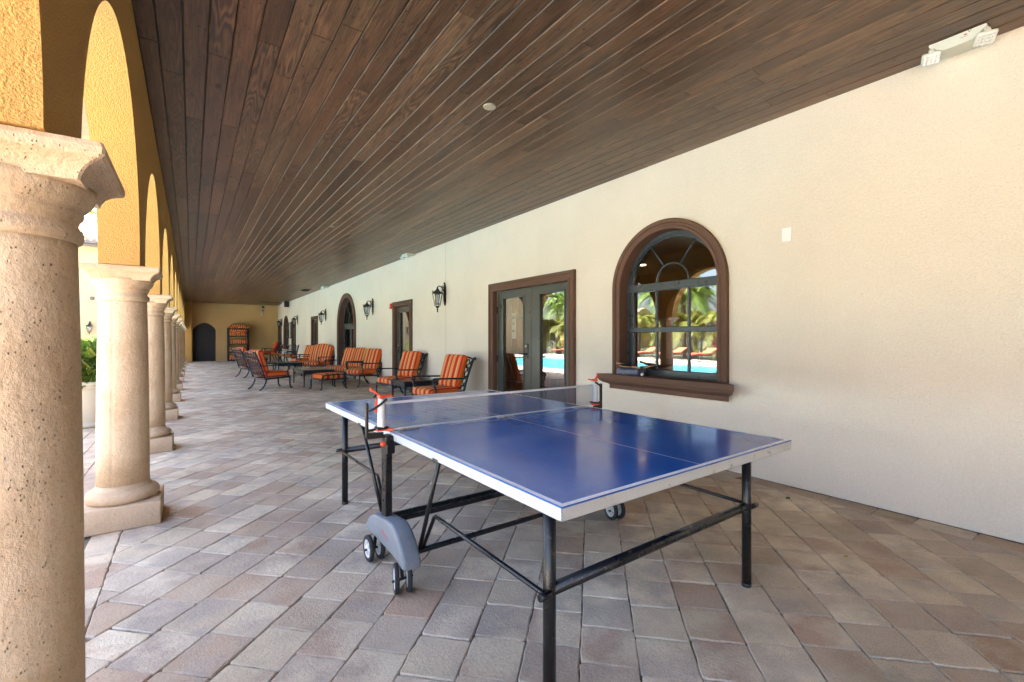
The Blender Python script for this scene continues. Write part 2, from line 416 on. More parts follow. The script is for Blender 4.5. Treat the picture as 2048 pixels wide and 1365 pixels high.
def paver(poly, near):
    if len(poly) < 3: return
    if area(poly) < 0: poly = poly[::-1]
    if area(poly) < .0015: return
    p = inset(poly, rng.uniform(.0012, .0028))
    if len(p) < 3 or area(p) < .001: return
    if near:
        q = []
        n = len(p)
        for i in range(n):
            a, b, c = Vector(p[i - 1]), Vector(p[i]), Vector(p[(i + 1) % n])
            la, lc = (a - b).length, (c - b).length
            r = rng.uniform(.007, .020)
            ra, rc = min(r, .3 * la), min(rng.uniform(.007, .020), .3 * lc)
            p1 = b + (a - b).normalized() * ra; p3 = b + (c - b).normalized() * rc
            p2 = (p1 + p3) / 2 * .45 + b * .55
            q += [p1, p2, p3]
            m = 4 if lc > .12 else 2
            for k in range(1, m): q.append(p3 + (c - b).normalized() * (lc - 2 * rc) * k / m)
        q = [(v.x + rng.gauss(0, .0017), v.y + rng.gauss(0, .0017)) for v in q]
    else: q = p
    cx = sum(v[0] for v in q) / len(q); cy_ = sum(v[1] for v in q) / len(q)
    tx, ty, tz = rng.gauss(0, .006), rng.gauss(0, .006), rng.gauss(0, .0010)
    rr = (rng.random(), rng.random(), rng.random(), 1)
    o = len(pv); n = len(q); bw = rng.uniform(.0035, .0065) if near else .006
    for (x, y) in q: pv.append((x, y, -.02))
    for (x, y) in q: pv.append((x, y, -.0042 + tz + tx * (x - cx) + ty * (y - cy_)))
    for (x, y) in q:
        d = math.hypot(x - cx, y - cy_) or 1; f = (d - bw) / d
        X, Y = cx + (x - cx) * f, cy_ + (y - cy_) * f
        pv.append((X, Y, tz + tx * (X - cx) + ty * (Y - cy_)))
    pr.extend([rr[:3] + (0,)] * (2 * n)); pr.extend([rr] * n)
    for i in range(n):
        j = (i + 1) % n
        pf.append((o + i, o + j, o + n + j, o + n + i)); pf.append((o + n + i, o + n + j, o + 2 * n + j, o + 2 * n + i))
    pf.append([o + 2 * n + i for i in range(n)])
S2 = math.sqrt(.5)
XB, XR = -.372, XW - .185
def to_xy(p, q): return ((p + q) * S2, (q - p) * S2)        # p=(X-Y)/sqrt2, q=(X+Y)/sqrt2
P0 = .186; PW = .2265
for k in range(-110, 40):
    p0 = P0 + k * PW; p1 = p0 + PW
    q = -14 + rng.random() * .2
    if 0 <= p0 < 1.6: q = 1.80 - 68 * .2330
    while q < 25:
        ln = rng.choice([.233] * 10 + [.29, .17, .25])
        if 0 <= p0 < 1.6: ln = .2330
        q1 = q + ln + rng.gauss(0, .002)
        x, y = to_xy((p0 + p1) / 2, (q + q1) / 2)
        if XB - .3 < x < XR + .3 and -4.0 < y < YE + .2:
            poly = [to_xy(p0, q), to_xy(p1, q), to_xy(p1, q1), to_xy(p0, q1)]
            for ax, lim, less in ((0, XB, False), (0, XR, True), (1, YE - .02, True)):
                poly = clip(poly, ax, lim, less)
                if len(poly) < 3: break
            if len(poly) >= 3: paver(poly, y < 11)
        q = q1
y = -2
while y < YE - .05:                                          # border course along the wall
    ln = rng.choice([.23, .3, .26]); paver([(XR, y), (XW - .012, y), (XW - .012, y + ln), (XR, y + ln)], y < 11); y += ln
x = XB
col = 0
while x > -2.6:                                             # outer field, laid square to the arcade
    w = .152 if col != 1 else .13; x1 = x - w
    if not (col == 1):
        y = -2 + rng.random() * .2
        while y < 20:
            ln = rng.choice([.23, .23, .155, .3]); paver([(x1, y), (x, y), (x, y + ln), (x1, y + ln)], y < 7 and x > -1); y += ln
    x = x1; col += 1
me = bpy.data.meshes.new('paving'); me.from_pydata(pv, [], pf); me.materials.append(M_PAVER)
at = me.attributes.new('rnd', 'FLOAT_COLOR', 'POINT'); at.data.foreach_set('color', [c for r in pr for c in r])
po = bpy.data.objects.new('paving', me); COL.objects.link(po); tag(po, kind='structure')
sheet('paving_bed', -.4, XW, -13.4, -4.2, -.003, M_DECK)
sheet('pool_deck', -3.55, -2.6, -14, 34, -.004, M_DECK)
sheet('pool_deck', -15.8, -12.4, -12, 34, -.004, M_DECK)
sheet('pool_deck', -12.4, -3.55, -12, 1.5, -.004, M_DECK); sheet('pool_deck', -12.4, -3.55, 25.5, 31, -.004, M_DECK)
t = NT("pool_water"); c = t.coord(); t.P(Base_Color=(.035, .22, .29, 1), Roughness=.3, Specular_IOR_Level=.12, Normal=t.bump(t.noise(c, 3, 4), .25, .05))
sheet('pool_water', -12.4, -3.55, 1.5, 25.5, -.12, t.m)
cp = MB()
for a in ((-12.7, -12.4, 1.2, 25.8), (-3.55, -3.25, 1.2, 25.8), (-12.4, -3.55, 1.2, 1.5), (-12.4, -3.55, 25.5, 25.8)): cp.bb(*a, -.40, .03, .015)
tag(cp.build('pool_coping', M_STONE), kind='structure')
# trench drain along the outside of the columns
dr = MB()
for k in range(-2, 60):
    for j in range(5):
        xx = -.66 - j * .025
        dr.bb(xx - .004, xx + .004, k * .33, k * .33 + .32, -.012, -.002)
for k in range(-20, 600): 
    dr.bb(-.775, -.645, k * .033, k * .033 + .006, -.0105, -.0035)
tag(dr.build('drain_grate', simple("grey_drain_plastic", (.22, .24, .25), .6)), 'narrow grey slotted drain grate set in the paving outside the columns', 'drain')

# ------------------------------------------------------------------ clubhouse
CLUB = empty('clubhouse', label='cream clubhouse with plank-ceilinged arcade, brown-trimmed doors and arched windows', cat='building')
def opening(y0, y1, z0, z1, arch):
    """top outline of an opening from y0 to y1"""
    if not arch: return [(y0, z1), (y1, z1)]
    r = (y1 - y0) / 2
    return arc((y0 + y1) / 2, z1, r, math.pi, 0, 40)
OPEN = [(2.465, 3.695, .84, 1.835, True), (4.61, 6.48, .004, 2.06, False), (10.09, 11.05, .004, 2.06, False), (14.56, 16.37, .004, 1.70, True),
        (19.73, 20.62, .004, 2.07, False), (24.48, 25.20, .004, 2.05, False), (26.52, 27.64, .84, 1.82, True), (28.80, 29.60, .004, 2.05, False)]
def wall_with_openings(name, X, th, y0, y1, zt, opens, mat, parent):
    w = MB(); y = y0
    for (a, b, z0, z1, ar) in opens + [(y1, y1, 0, 0, None)]:
        for xx in (X, X + th): w.quad((xx, y, 0), (xx, a, 0), (xx, a, zt), (xx, y, zt))
        if ar is None: break
        top = opening(a, b, z0, z1, ar)
        for xx in (X, X + th):
            w.quad((xx, a, 0), (xx, b, 0), (xx, b, z0), (xx, a, z0))
            for (p, q) in zip(top, top[1:]): w.quad((xx, *p), (xx, *q), (xx, q[0], zt), (xx, p[0], zt))
        loop = [(a, z0)] + ([(a, z1)] if ar else []) + top + ([(b, z1)] if ar else []) + [(b, z0)]
        for (p, q) in zip(loop, loop[1:] + loop[:1]): w.quad((X, *p), (X, *q), (X + th, *q), (X + th, *p))
        y = b
    return w.build(name, mat, parent, fix=False)
wall_with_openings('wall', XW, .24, -13.4, YE, ZC + .3, OPEN, M_WALL, CLUB)
# end wall with the arched door opening
e = MB(); ya = YE
dy0, dy1, dzs, dzt = .10, 1.10, 1.74, 2.10
seg = [(dy0 + (dy1 - dy0) * i / 24, dzs + (dzt - dzs) * math.sin(math.pi * i / 24) ** .8) for i in range(25)]
e.quad((-.6, ya, 0), (dy0, ya, 0), (dy0, ya, 3.4), (-.6, ya, 3.4)); e.quad((dy1, ya, 0), (XW, ya, 0), (XW, ya, 3.4), (dy1, ya, 3.4))
for p, q in zip(seg, seg[1:]): e.quad((p[0], ya, p[1]), (q[0], ya, q[1]), (q[0], ya, 3.4), (p[0], ya, 3.4))
lp = [(dy0, .004)] + seg + [(dy1, .004)]
for p, q in zip(lp, lp[1:]): e.quad((p[0], ya, p[1]), (q[0], ya, q[1]), (q[0], ya + .2, q[1]), (p[0], ya + .2, p[1]))
e.build('end_wall', M_END, CLUB, fix=False)
MB().bb(-.28, XW, -13.6, -13.4, 0, 3.4).build('end_wall', M_END, CLUB)  # unseen closing wall behind the camera, added to even out the corridor light
# arcade wall with round arches
A0, NA0, NA1 = 1.71, -6, 11  # unseen bays behind the camera are added for even light in the corridor
SP, XI, XO, ZS, PH = 2.44, -.28, -.49, 1.757, .22
aw = MB(); zt = 3.35
for i in range(NA0, NA1 + 1):
    yc = A0 + SP * i; y0, y1 = yc - PH, yc + PH
    for xx in (XI, XO): aw.quad((xx, y0, ZS), (xx, y1, ZS), (xx, y1, zt), (xx, y0, zt))
    aw.quad((XI, y0, ZS), (XI, y1, ZS), (XO, y1, ZS), (XO, y0, ZS))
    if i < NA1: top = arc(yc + SP / 2, ZS, SP / 2 - PH, math.pi, 0, 56)
    else:                                   # half bay against the end pilaster
        aw.quad((XI, y1, ZS), (XI, y1, zt), (XO, y1, zt), (XO, y1, ZS)); continue
    for p, q in zip(top, top[1:]):
        for xx in (XI, XO): aw.quad((xx, *p), (xx, *q), (xx, q[0], zt), (xx, p[0], zt))
        aw.quad((XI, *p), (XI, *q), (XO, *q), (XO, *p))
yN = A0 + SP * NA1 + PH
aw.quad((XI, yN, ZS), (XI, YE, ZS), (XI, YE, zt), (XI, yN, zt)); aw.quad((XO, yN, ZS), (XO, YE, ZS), (XO, YE, zt), (XO, yN, zt))
aw.build('arcade_wall', M_YEL, CLUB, fix=False)
MB().bb(-.52, .035, 29.15, YE - .003, 0, ZC - .002, .01).build('pilaster', M_YEL, CLUB)
# plank ceiling
cv, cf, cr_ = [], [], []
PW_ = .1330; x = -.175 - PW_
def plank(x0, x1, y0, y1):
    g_ = .0028; c_ = .0042; o = len(cv); x0 += g_; x1 -= g_; y0 += .0012; y1 -= .0012; dz = rng.gauss(0, .0006)
    for (a, b, z) in ((0, 0, ZC + .02), (0, 0, ZC + .005 + dz), (c_, .002, ZC + dz)):
        cv.extend([(x0 + a, y0 + b, z), (x1 - a, y0 + b, z), (x1 - a, y1 - b, z), (x0 + a, y1 - b, z)])
    for k in (0, 4):
        for i in range(4): cf.append((o + k + i, o + k + (i + 1) % 4, o + k + 4 + (i + 1) % 4, o + k + 4 + i))
    cf.append((o + 11, o + 10, o + 9, o + 8)); cr_.extend([(rng.random(), rng.random(), rng.random(), 1)] * 12)
while x < XW - .01:
    x0, x1 = max(x, XI + .001), min(x + PW_, XW - .001); y = -13.4 - rng.random() * 3
    while y < YE:
        ln = rng.choice([1.8, 2.4, 2.4, 3.0, 3.6, 3.6]); y1 = min(y + ln, YE - .001)
        if y1 > -13.3: plank(x0, x1, max(y, -13.4), y1) if y < -13.4 else plank(x0, x1, y, y1)
        y += ln
    x += PW_
me = bpy.data.meshes.new('ceiling'); me.from_pydata(cv, [], cf); me.materials.append(M_PLANK)
at = me.attributes.new('rnd', 'FLOAT_COLOR', 'POINT'); at.data.foreach_set('color', [c for r in cr_ for c in r])
bm = bmesh.new(); bm.from_mesh(me); bmesh.ops.recalc_face_normals(bm, faces=bm.faces); bm.to_mesh(me); bm.free()
o = bpy.data.objects.new('ceiling', me); COL.objects.link(o); o.parent = CLUB
MB().quad((XI, -13.4, ZC + .012), (XW, -13.4, ZC + .012), (XW, YE, ZC + .012), (XI, YE, ZC + .012)).build('ceiling_backing', M_DARKDOOR, CLUB, fix=False)
rf = MB(); rf.prism([(-.95, 3.36), (-.95, 3.50), (7.2, 5.9), (15.4, 3.50), (15.4, 3.36)], 'y', -13.6, 36); rf.build('roof', M_TILE, CLUB)
# rooms behind the wall: floor, ceiling, terracotta walls and a far window wall
rm = MB(); X2 = 9.6
rm.quad((XW + .24, -6, .003), (X2, -6, .003), (X2, 30, .003), (XW + .24, 30, .003)); rm.build('room_floor', simple("room_tile", (.25, .17, .11), .4), CLUB, fix=False)
rm = MB(); rm.quad((XW + .24, -6, 2.9), (X2, -6, 2.9), (X2, 30, 2.9), (XW + .24, 30, 2.9)); rm.build('room_ceiling', M_ROOMC, CLUB, fix=False)
for yy in (-6, 8.6, 12.5, 30):
    rm = MB(); rm.quad((XW + .24, yy, 0), (X2, yy, 0), (X2, yy, 2.9), (XW + .24, yy, 2.9)); rm.build('room_wall', M_ROOM, CLUB, fix=False)
rm = MB(); rm.quad((XW + .245, 3.9, 0), (XW + .245, 4.5, 0), (XW + .245, 4.5, 2.9), (XW + .245, 3.9, 2.9))
rm.build('room_wall', M_ROOM, CLUB, fix=False)
wall_with_openings('loggia_screen_wall', 12.6, .3, -6, 30, 3.4, [(-5.4 + 2.6 * k, -3.2 + 2.6 * k, .004, 1.75, True) for k in range(13) if not 5.6 < -4.3 + 2.6 * k < 12.2], M_YEL, CLUB)  # added to screen off the sunlit outside; left solid along the window sight line
MB().quad((X2, -6, .002), (12.6, -6, .002), (12.6, 30, .002), (X2, 30, .002)).build('loggia_floor', M_DECK, CLUB, fix=False)
wall_with_openings('room_wall', X2, .24, -6, 30, 2.9, [(-4.2, -2.8, .8, 1.8, True), (-1.6, -.2, .8, 1.8, True), (1.2, 2.6, .8, 1.8, True), (5.6, 7.0, .8, 1.8, True)], M_ROOM, CLUB)  # openings out of view are added to let more light into the room
for i, (xx, yy) in enumerate(((5.6, 4.2), (7.2, 4.4), (6.4, 6.0), (8.2, 6.6))):
    MB().lathe([(.085, 2.894), (.085, 2.898)], (xx, yy, 0), 20).build('ceiling_light', m_emit("warm_downlight", (1.0, .72, .40), 1.2), CLUB)

# trim, windows and doors -----------------------------------------------------------
def sweep(mb, path, prof, X, mi=0):
    """prof: (outward offset, towards-viewer distance); path in (y,z), opening to the right-hand side"""
    n = len(path); rows = []
    for i in range(n):
        a = Vector(path[max(i - 1, 0)]); b = Vector(path[i]); c = Vector(path[min(i + 1, n - 1)])
        n1 = (b - a) if i > 0 else (c - b); n2 = (c - b) if i < n - 1 else (b - a); n1.normalize(); n2.normalize()
        o1 = Vector((-n1.y, n1.x)); o2 = Vector((-n2.y, n2.x)); m = o1 + o2; k = m.dot(o1)
        rows.append([(X - d, b.x + m.x * o / k, b.y + m.y * o / k) for o, d in prof])
    vs = [p for r in rows for p in r]; w = len(prof)
    fs = [(i * w + j, i * w + (j + 1) % w, (i + 1) * w + (j + 1) % w, (i + 1) * w + j) for i in range(n - 1) for j in range(w)]
    fs += [list(range(w)), [(n - 1) * w + j for j in range(w)][::-1]]
    mb.add(vs, fs, mi)
def path_of(y0, y1, z0, z1, arch):
    if arch: return [(y0, z0)] + arc((y0 + y1) / 2, z1, (y1 - y0) / 2, math.pi, 0, 44) + [(y1, z0)]
    return [(y0, z0), (y0, z1), (y1, z1), (y1, z0)]
def trim(name, op, w, parent, rec=.11):
    y0, y1, z0, z1, ar = op
    prof = [(-.003, -rec), (-.003, .030), (.004, .040), (.030, .040), (.036, .030), (w - .045, .030), (w - .038, .046), (w - .004, .050), (w, .046), (w, .0), (.02, -.001), (.02, -rec)]
    m = MB(); sweep(m, path_of(*op), prof, XW); return m.build(name, M_TRIM, parent)
def sill(op, parent):
    y0, y1, z0 = op[0] - .245, op[1] + .245, op[2]
    prof = [(.0, z0 + .004), (-.17, z0 + .004), (-.17, z0 - .052), (-.155, z0 - .06), (-.15, z0 - .075), (-.115, z0 - .10), (-.075, z0 - .115), (-.06, z0 - .128), (-.06, z0 - .172), (0, z0 - .172)]
    m = MB(); pts = [(XW + x, z) for x, z in prof]
    # returns: taper the ends like a mitred cornice
    vs = []
    for (x, z) in pts:
        d = XW - x; e_ = (.17 - d)
        vs.append((x, y0 + e_, z)); vs.append((x, y1 - e_, z))
    n = len(pts); fs = [(2 * i, 2 * i + 1, 2 * ((i + 1) % n) + 1, 2 * ((i + 1) % n)) for i in range(n)]
    fs += [[2 * i for i in range(n)], [2 * i + 1 for i in range(n)][::-1]]
    m.add(vs, fs)
    m.bb(XW - .03, XW + .14, op[0] - .002, op[1] + .002, z0 - .03, z0 + .006)
    return m.build('sill', M_TRIM, parent)
def arched_window(op, label=None):
    y0, y1, z0, z1, ar = op; cyy = (y0 + y1) / 2; r = (y1 - y0) / 2; X = XW + .10
    w = MB(); sweep(w, path_of(*op), [(-.004, 0), (-.05, 0), (-.05, -.02), (-.062, -.02), (-.062, -.05), (-.004, -.05)], X)
    w.bb(X, X + .05, y0, y1, z0 + .006, z0 + .075, .004); w.bb(X - .012, X, y0 + .02, y1 - .02, z0 + .006, z0 + .03)
    w.bb(X - .006, X + .05, y0 + .005, y1 - .005, z1 - .025, z1 + .065, .006)          # transom
    w.bb(X - .012, X - .006, y0 + .05, y1 - .05, z1 + .004, z1 + .032)
    zm = 1.367; w.bb(X - .004, X + .05, y0 + .04, y1 - .04, zm - .03, zm + .03, .005)
    for yy in (y0 + .07, y1 - .07): w.bb(X + .008, X + .045, yy - .02, yy + .02, z0 + .07, z1 - .02, .003)
    f = w.build('window', M_FRAME, CLUB)
    if label: f['label'] = label
    mu = MB()
    for k in (1, 2):
        yy = y0 + (y1 - y0) * k / 3; mu.bb(X + .012, X + .034, yy - .011, yy + .011, z0 + .07, z1 - .02, .002)
    zb = z1 + .06; rr = r * .335
    mu.tube([(X + .022, a, b) for a, b in arc(cyy, zb, rr, math.pi, 0, 20)], .011, 6)
    for an in (60, 120):
        ca, sa = math.cos(R(an)), math.sin(R(an)); R1 = r - .03
        mu.tube([(X + .022, cyy + rr * ca, zb + rr * sa), (X + .022, cyy + R1 * ca, z1 + R1 * sa)], .011, 6)
    mu.build('muntin', M_FRAME, f)
    g_ = MB(); loop = path_of(*op); g_.add([(X + .03, a, b) for a, b in loop], [list(range(len(loop)))]); g_.build('glass', M_GLASS, f, fix=False)
    t_ = trim('trim', op, .105, f); s_ = sill(op, f)
    return f
arched_window(OPEN[0], 'wide arched window nearest the table tennis table'); arched_window(OPEN[6], 'small arched window at the far end of the wall')

def leaf(y0, y1, z1, gy0, gy1, gz0, gz1, X, th=.045, z0=.012):
    m = MB(); m.ringframe(X, th, [(y0, z0), (y1, z0), (y1, z1), (y0, z1)], [(gy0, gz0), (gy1, gz0), (gy1, gz1), (gy0, gz1)])
    b = .022    # raised glazing bead
    m.ringframe(X - .010, .010, [(gy0 - b, gz0 - b), (gy1 + b, gz0 - b), (gy1 + b, gz1 + b), (gy0 - b, gz1 + b)], [(gy0, gz0), (gy1, gz0), (gy1, gz1), (gy0, gz1)])
    return m
def pane(par, gy0, gy1, gz0, gz1, X, grille=True):
    MB().quad((X, gy0, gz0), (X, gy0, gz1), (X, gy1, gz1), (X, gy1, gz0)).build('glass', M_GLASS, par, fix=False)
    if grille:
        m = MB()
        for k in (1, 2):
            yy = gy0 + (gy1 - gy0) * k / 3; m.bb(X + .004, X + .010, yy - .004, yy + .004, gz0, gz1)
        for zz in (gz0 + .33, gz1 - .33): m.bb(X + .004, X + .010, gy0, gy1, zz - .004, zz + .004)
        m.build('grille', simple("satin_nickel_grille", (.33, .34, .34), .4, .6), par)
def handle(par, y, z, X, sgn):
    m = MB(); m.bb(X - .012, X, y - .03, y + .03, z - .12, z + .11, .004)
    m.tube([(X - .012, y, z - .05), (X - .055, y, z - .05), (X - .062, y + sgn * .02, z - .05), (X - .06, y + sgn * .12, z - .052)], .010, 8)
    m.build('handle', M_PLAS, par)
    MB().lathe([(.024, 0), (.024, .016), (.016, .022)], seg=16, mat=Matrix.Translation((X - .012, y, z + .075)) @ Matrix.Rotation(R(-90), 4, 'Y')).build('lock', M_STEEL, par)
def hinge(par, y, X, z1):
    for zz in (.25, z1 * .45, z1 - .30):
        MB().bb(X - .012, X, y - .014, y + .014, zz - .06, zz + .06, .003).build('hinge', M_BRONZE, par)
# french doors
XD = XW + .055
for (a, b, ga, gb, hs, lab) in ((4.615, 5.533, 4.775, 5.315, 0, 'right leaf of the french doors beside the arched window'), (5.541, 6.475, 5.735, 6.29, 1, 'left leaf of the french doors, with the lever handle')):
    d = leaf(a, b, 2.05, ga, gb, .24, 1.93, XD).build('door', M_DOOR, CLUB); d['label'] = lab
    pane(d, ga, gb, .24, 1.93, XD + .022)
    hinge(d, a + .002 if not hs else b - .002, XD, 2.05)
    if hs:
        handle(d, 5.635, 1.075, XD, 1); trim('trim', OPEN[1], .13, d, .05)
# single doors
for k, (op, lab) in enumerate(((OPEN[2], 'single glazed door next to the red fire strobe'), (OPEN[4], 'single glazed door between the third lantern and the far chairs'), (OPEN[5], 'narrow glazed door beside the fourth lantern'), (OPEN[7], 'single door at the far corner of the wall'))):
    y0, y1, z0, z1, _ = op
    d = leaf(y0 + .006, y1 - .006, z1 - .008, y0 + .17, y1 - .17, .26, z1 - .15, XD).build('door', M_DOOR, CLUB); d['label'] = lab
    pane(d, y0 + .17, y1 - .17, .26, z1 - .15, XD + .022, False); handle(d, y1 - .085, 1.02, XD, -1)
    trim('trim', op, .115, d, .05)
# big arched doorway
op = OPEN[3]; y0, y1, z0, z1, _ = op; Xa = XW + .14; cyy = (y0 + y1) / 2; r = (y1 - y0) / 2
w = MB(); sweep(w, path_of(*op), [(-.004, 0), (-.07, 0), (-.07, -.05), (-.004, -.05)], Xa)
w.bb(Xa - .004, Xa + .05, y0, y1, z1 - .01, z1 + .07, .006)
w.tube([(Xa + .02, a, b) for a, b in arc(cyy, z1 + .06, r * .35, math.pi, 0, 18)], .014, 6)
for an in (60, 120):
    ca, sa = math.cos(R(an)), math.sin(R(an)); w.tube([(Xa + .02, cyy + r * .35 * ca, z1 + .06 + r * .35 * sa), (Xa + .02, cyy + (r - .03) * ca, z1 + (r - .03) * sa)], .014, 6)
f = w.build('doorway', M_FRAME, CLUB); f['label'] = 'tall arched doorway with a fan light'
g_ = MB(); g_.add([(Xa + .03, a, b) for a, b in arc(cyy, z1 + .02, r - .03, math.pi, 0, 40)], [list(range(41))]); g_.build('glass', M_GLASS, f, fix=False)
trim('trim', op, .15, f, .15)
for a, b in ((y0 + .07, cyy - .002), (cyy + .002, y1 - .07)):
    d = leaf(a, b, z1 - .015, a + .10, b - .10, .25, z1 - .12, Xa).build('door', M_FRAME, CLUB); d['label'] = 'glazed leaf of the tall arched doorway'; pane(d, a + .10, b - .10, .25, z1 - .12, Xa + .022, False)
# arched plank door in the end wall
d = MB(); Yd = YE + .07
outl = [(dy0 + .002, .006)] + [(min(max(p[0], dy0 + .002), dy1 - .002), p[1] - .003) for p in seg] + [(dy1 - .002, .006)]
d.add([(a, Yd, b) for a, b in outl], [list(range(len(outl)))])
for i in range(6):
    xx = dy0 + .20 + i * .115
    d.bb(xx - .05, xx + .05, Yd - .012, Yd, .20, .72, .006); d.bb(xx - .05, xx + .05, Yd - .012, Yd, .92, 1.74 + .2 * math.sin(math.pi * (i + .7) / 6.5), .006)
dd = d.build('door', M_DARKDOOR, CLUB); dd['label'] = 'dark arched plank door in the ochre end wall'
m = MB(); m.lathe([(.03, 0), (.03, .02), (.018, .03), (.03, .05), (.0, .065)], seg=14, mat=Matrix.Translation((dy1 - .10, Yd - .012, 1.0)) @ Matrix.Rotation(R(90), 4, 'X')); m.build('handle', M_BRONZE, dd)
m = MB(); fr_o = [(dy0, .006)] + seg + [(dy1, .006)]
for p, q in zip(fr_o, fr_o[1:]): m.tube([(p[0], YE + .03, p[1]), (q[0], YE + .03, q[1])], .045, 4)
m.build('frame', simple('dark_frame_wood', (.05, .032, .028), .5), dd)
# stucco control joints
for yy in (8.29, 19.53, 25.62):
    MB().bb(XW - .0015, XW + .002, yy - .006, yy + .006, .01, ZC).build('control_joint', simple("joint_caulk", (.42, .37, .28), .8), CLUB)

# ------------------------------------------------------------------ columns
names = ['tall stone column cut by the left edge of the photo, nearest the camera', 'stone column second from the camera, its whole plinth in view', 'stone column third from the camera, right behind the second',
         'fourth stone column along the arcade', 'fifth stone column along the arcade', 'sixth stone column along the arcade', 'seventh stone column along the arcade', 'eighth stone column along the arcade',
         'ninth stone column along the arcade', 'tenth stone column along the arcade', 'eleventh stone column, last but one before the end pilaster', 'last stone column, close to the end pilaster']
CX = -.385
col0 = empty('stone_column', (CX, A0, 0), 0, names[0], 'column', 'columns of the arcade')
MB().box((0, 0, .08), (.435, .435, .16), .010, seg=2).build('plinth', M_STONE, col0)
MB().lathe([(.165, .158), (.188, .165), (.199, .185), (.201, .200), (.197, .217), (.183, .234), (.165, .240), (.155, .245), (.150, .255), (.146, .275)], seg=64).build('base', M_STONE, col0)
MB().lathe([(.1455, .27), (.144, .5), (.141, .9), (.136, 1.25), (.1305, 1.5), (.130, 1.535)], seg=96, notch=67).build('shaft', M_STONE, col0)
cp = MB()
cp.lathe([(.128, 1.525), (.139, 1.530), (.143, 1.540), (.144, 1.551), (.141, 1.562), (.133, 1.570), (.131, 1.578), (.134, 1.590), (.141, 1.598), (.143, 1.606), (.142, 1.614), (.150, 1.622), (.163, 1.640), (.169, 1.660), (.170, 1.676)], seg=64)
sq = [(.158, 1.666), (.161, 1.678), (.168, 1.692), (.179, 1.704), (.194, 1.713), (.205, 1.718), (.211, 1.725), (.212, 1.741), (.207, 1.7535), (.15, 1.7550)]
vs = []
for h, z in sq:
    for cx_, cy_ in ((1, 1), (-1, 1), (-1, -1), (1, -1)):
        c_ = h - .006
        a = (cx_ * h, cy_ * c_, z); b = (cx_ * c_, cy_ * h, z)
        vs += [a, b] if cx_ * cy_ > 0 else [b, a]
fs = [(i * 8 + k, i * 8 + (k + 1) % 8, (i + 1) * 8 + (k + 1) % 8, (i + 1) * 8 + k) for i in range(len(sq) - 1) for k in range(8)]
fs += [list(range(8))[::-1], [(len(sq) - 1) * 8 + k for k in range(8)]]
cp.add(vs, fs); cp.build('capital', M_STONE, col0)
for i in range(1, 12):
    c2 = dup(col0, (CX, A0 + SP * i, 0), [0, 0, R(90), R(180), 0, R(90), 0, R(180), R(90), 0, R(180), 0][i], names[i])
for i in range(-6, 0): dup(col0, (CX, A0 + SP * i, 0), 0, 'unseen stone column added to the arcade behind the camera')  # go with the bays added behind the camera for lighting

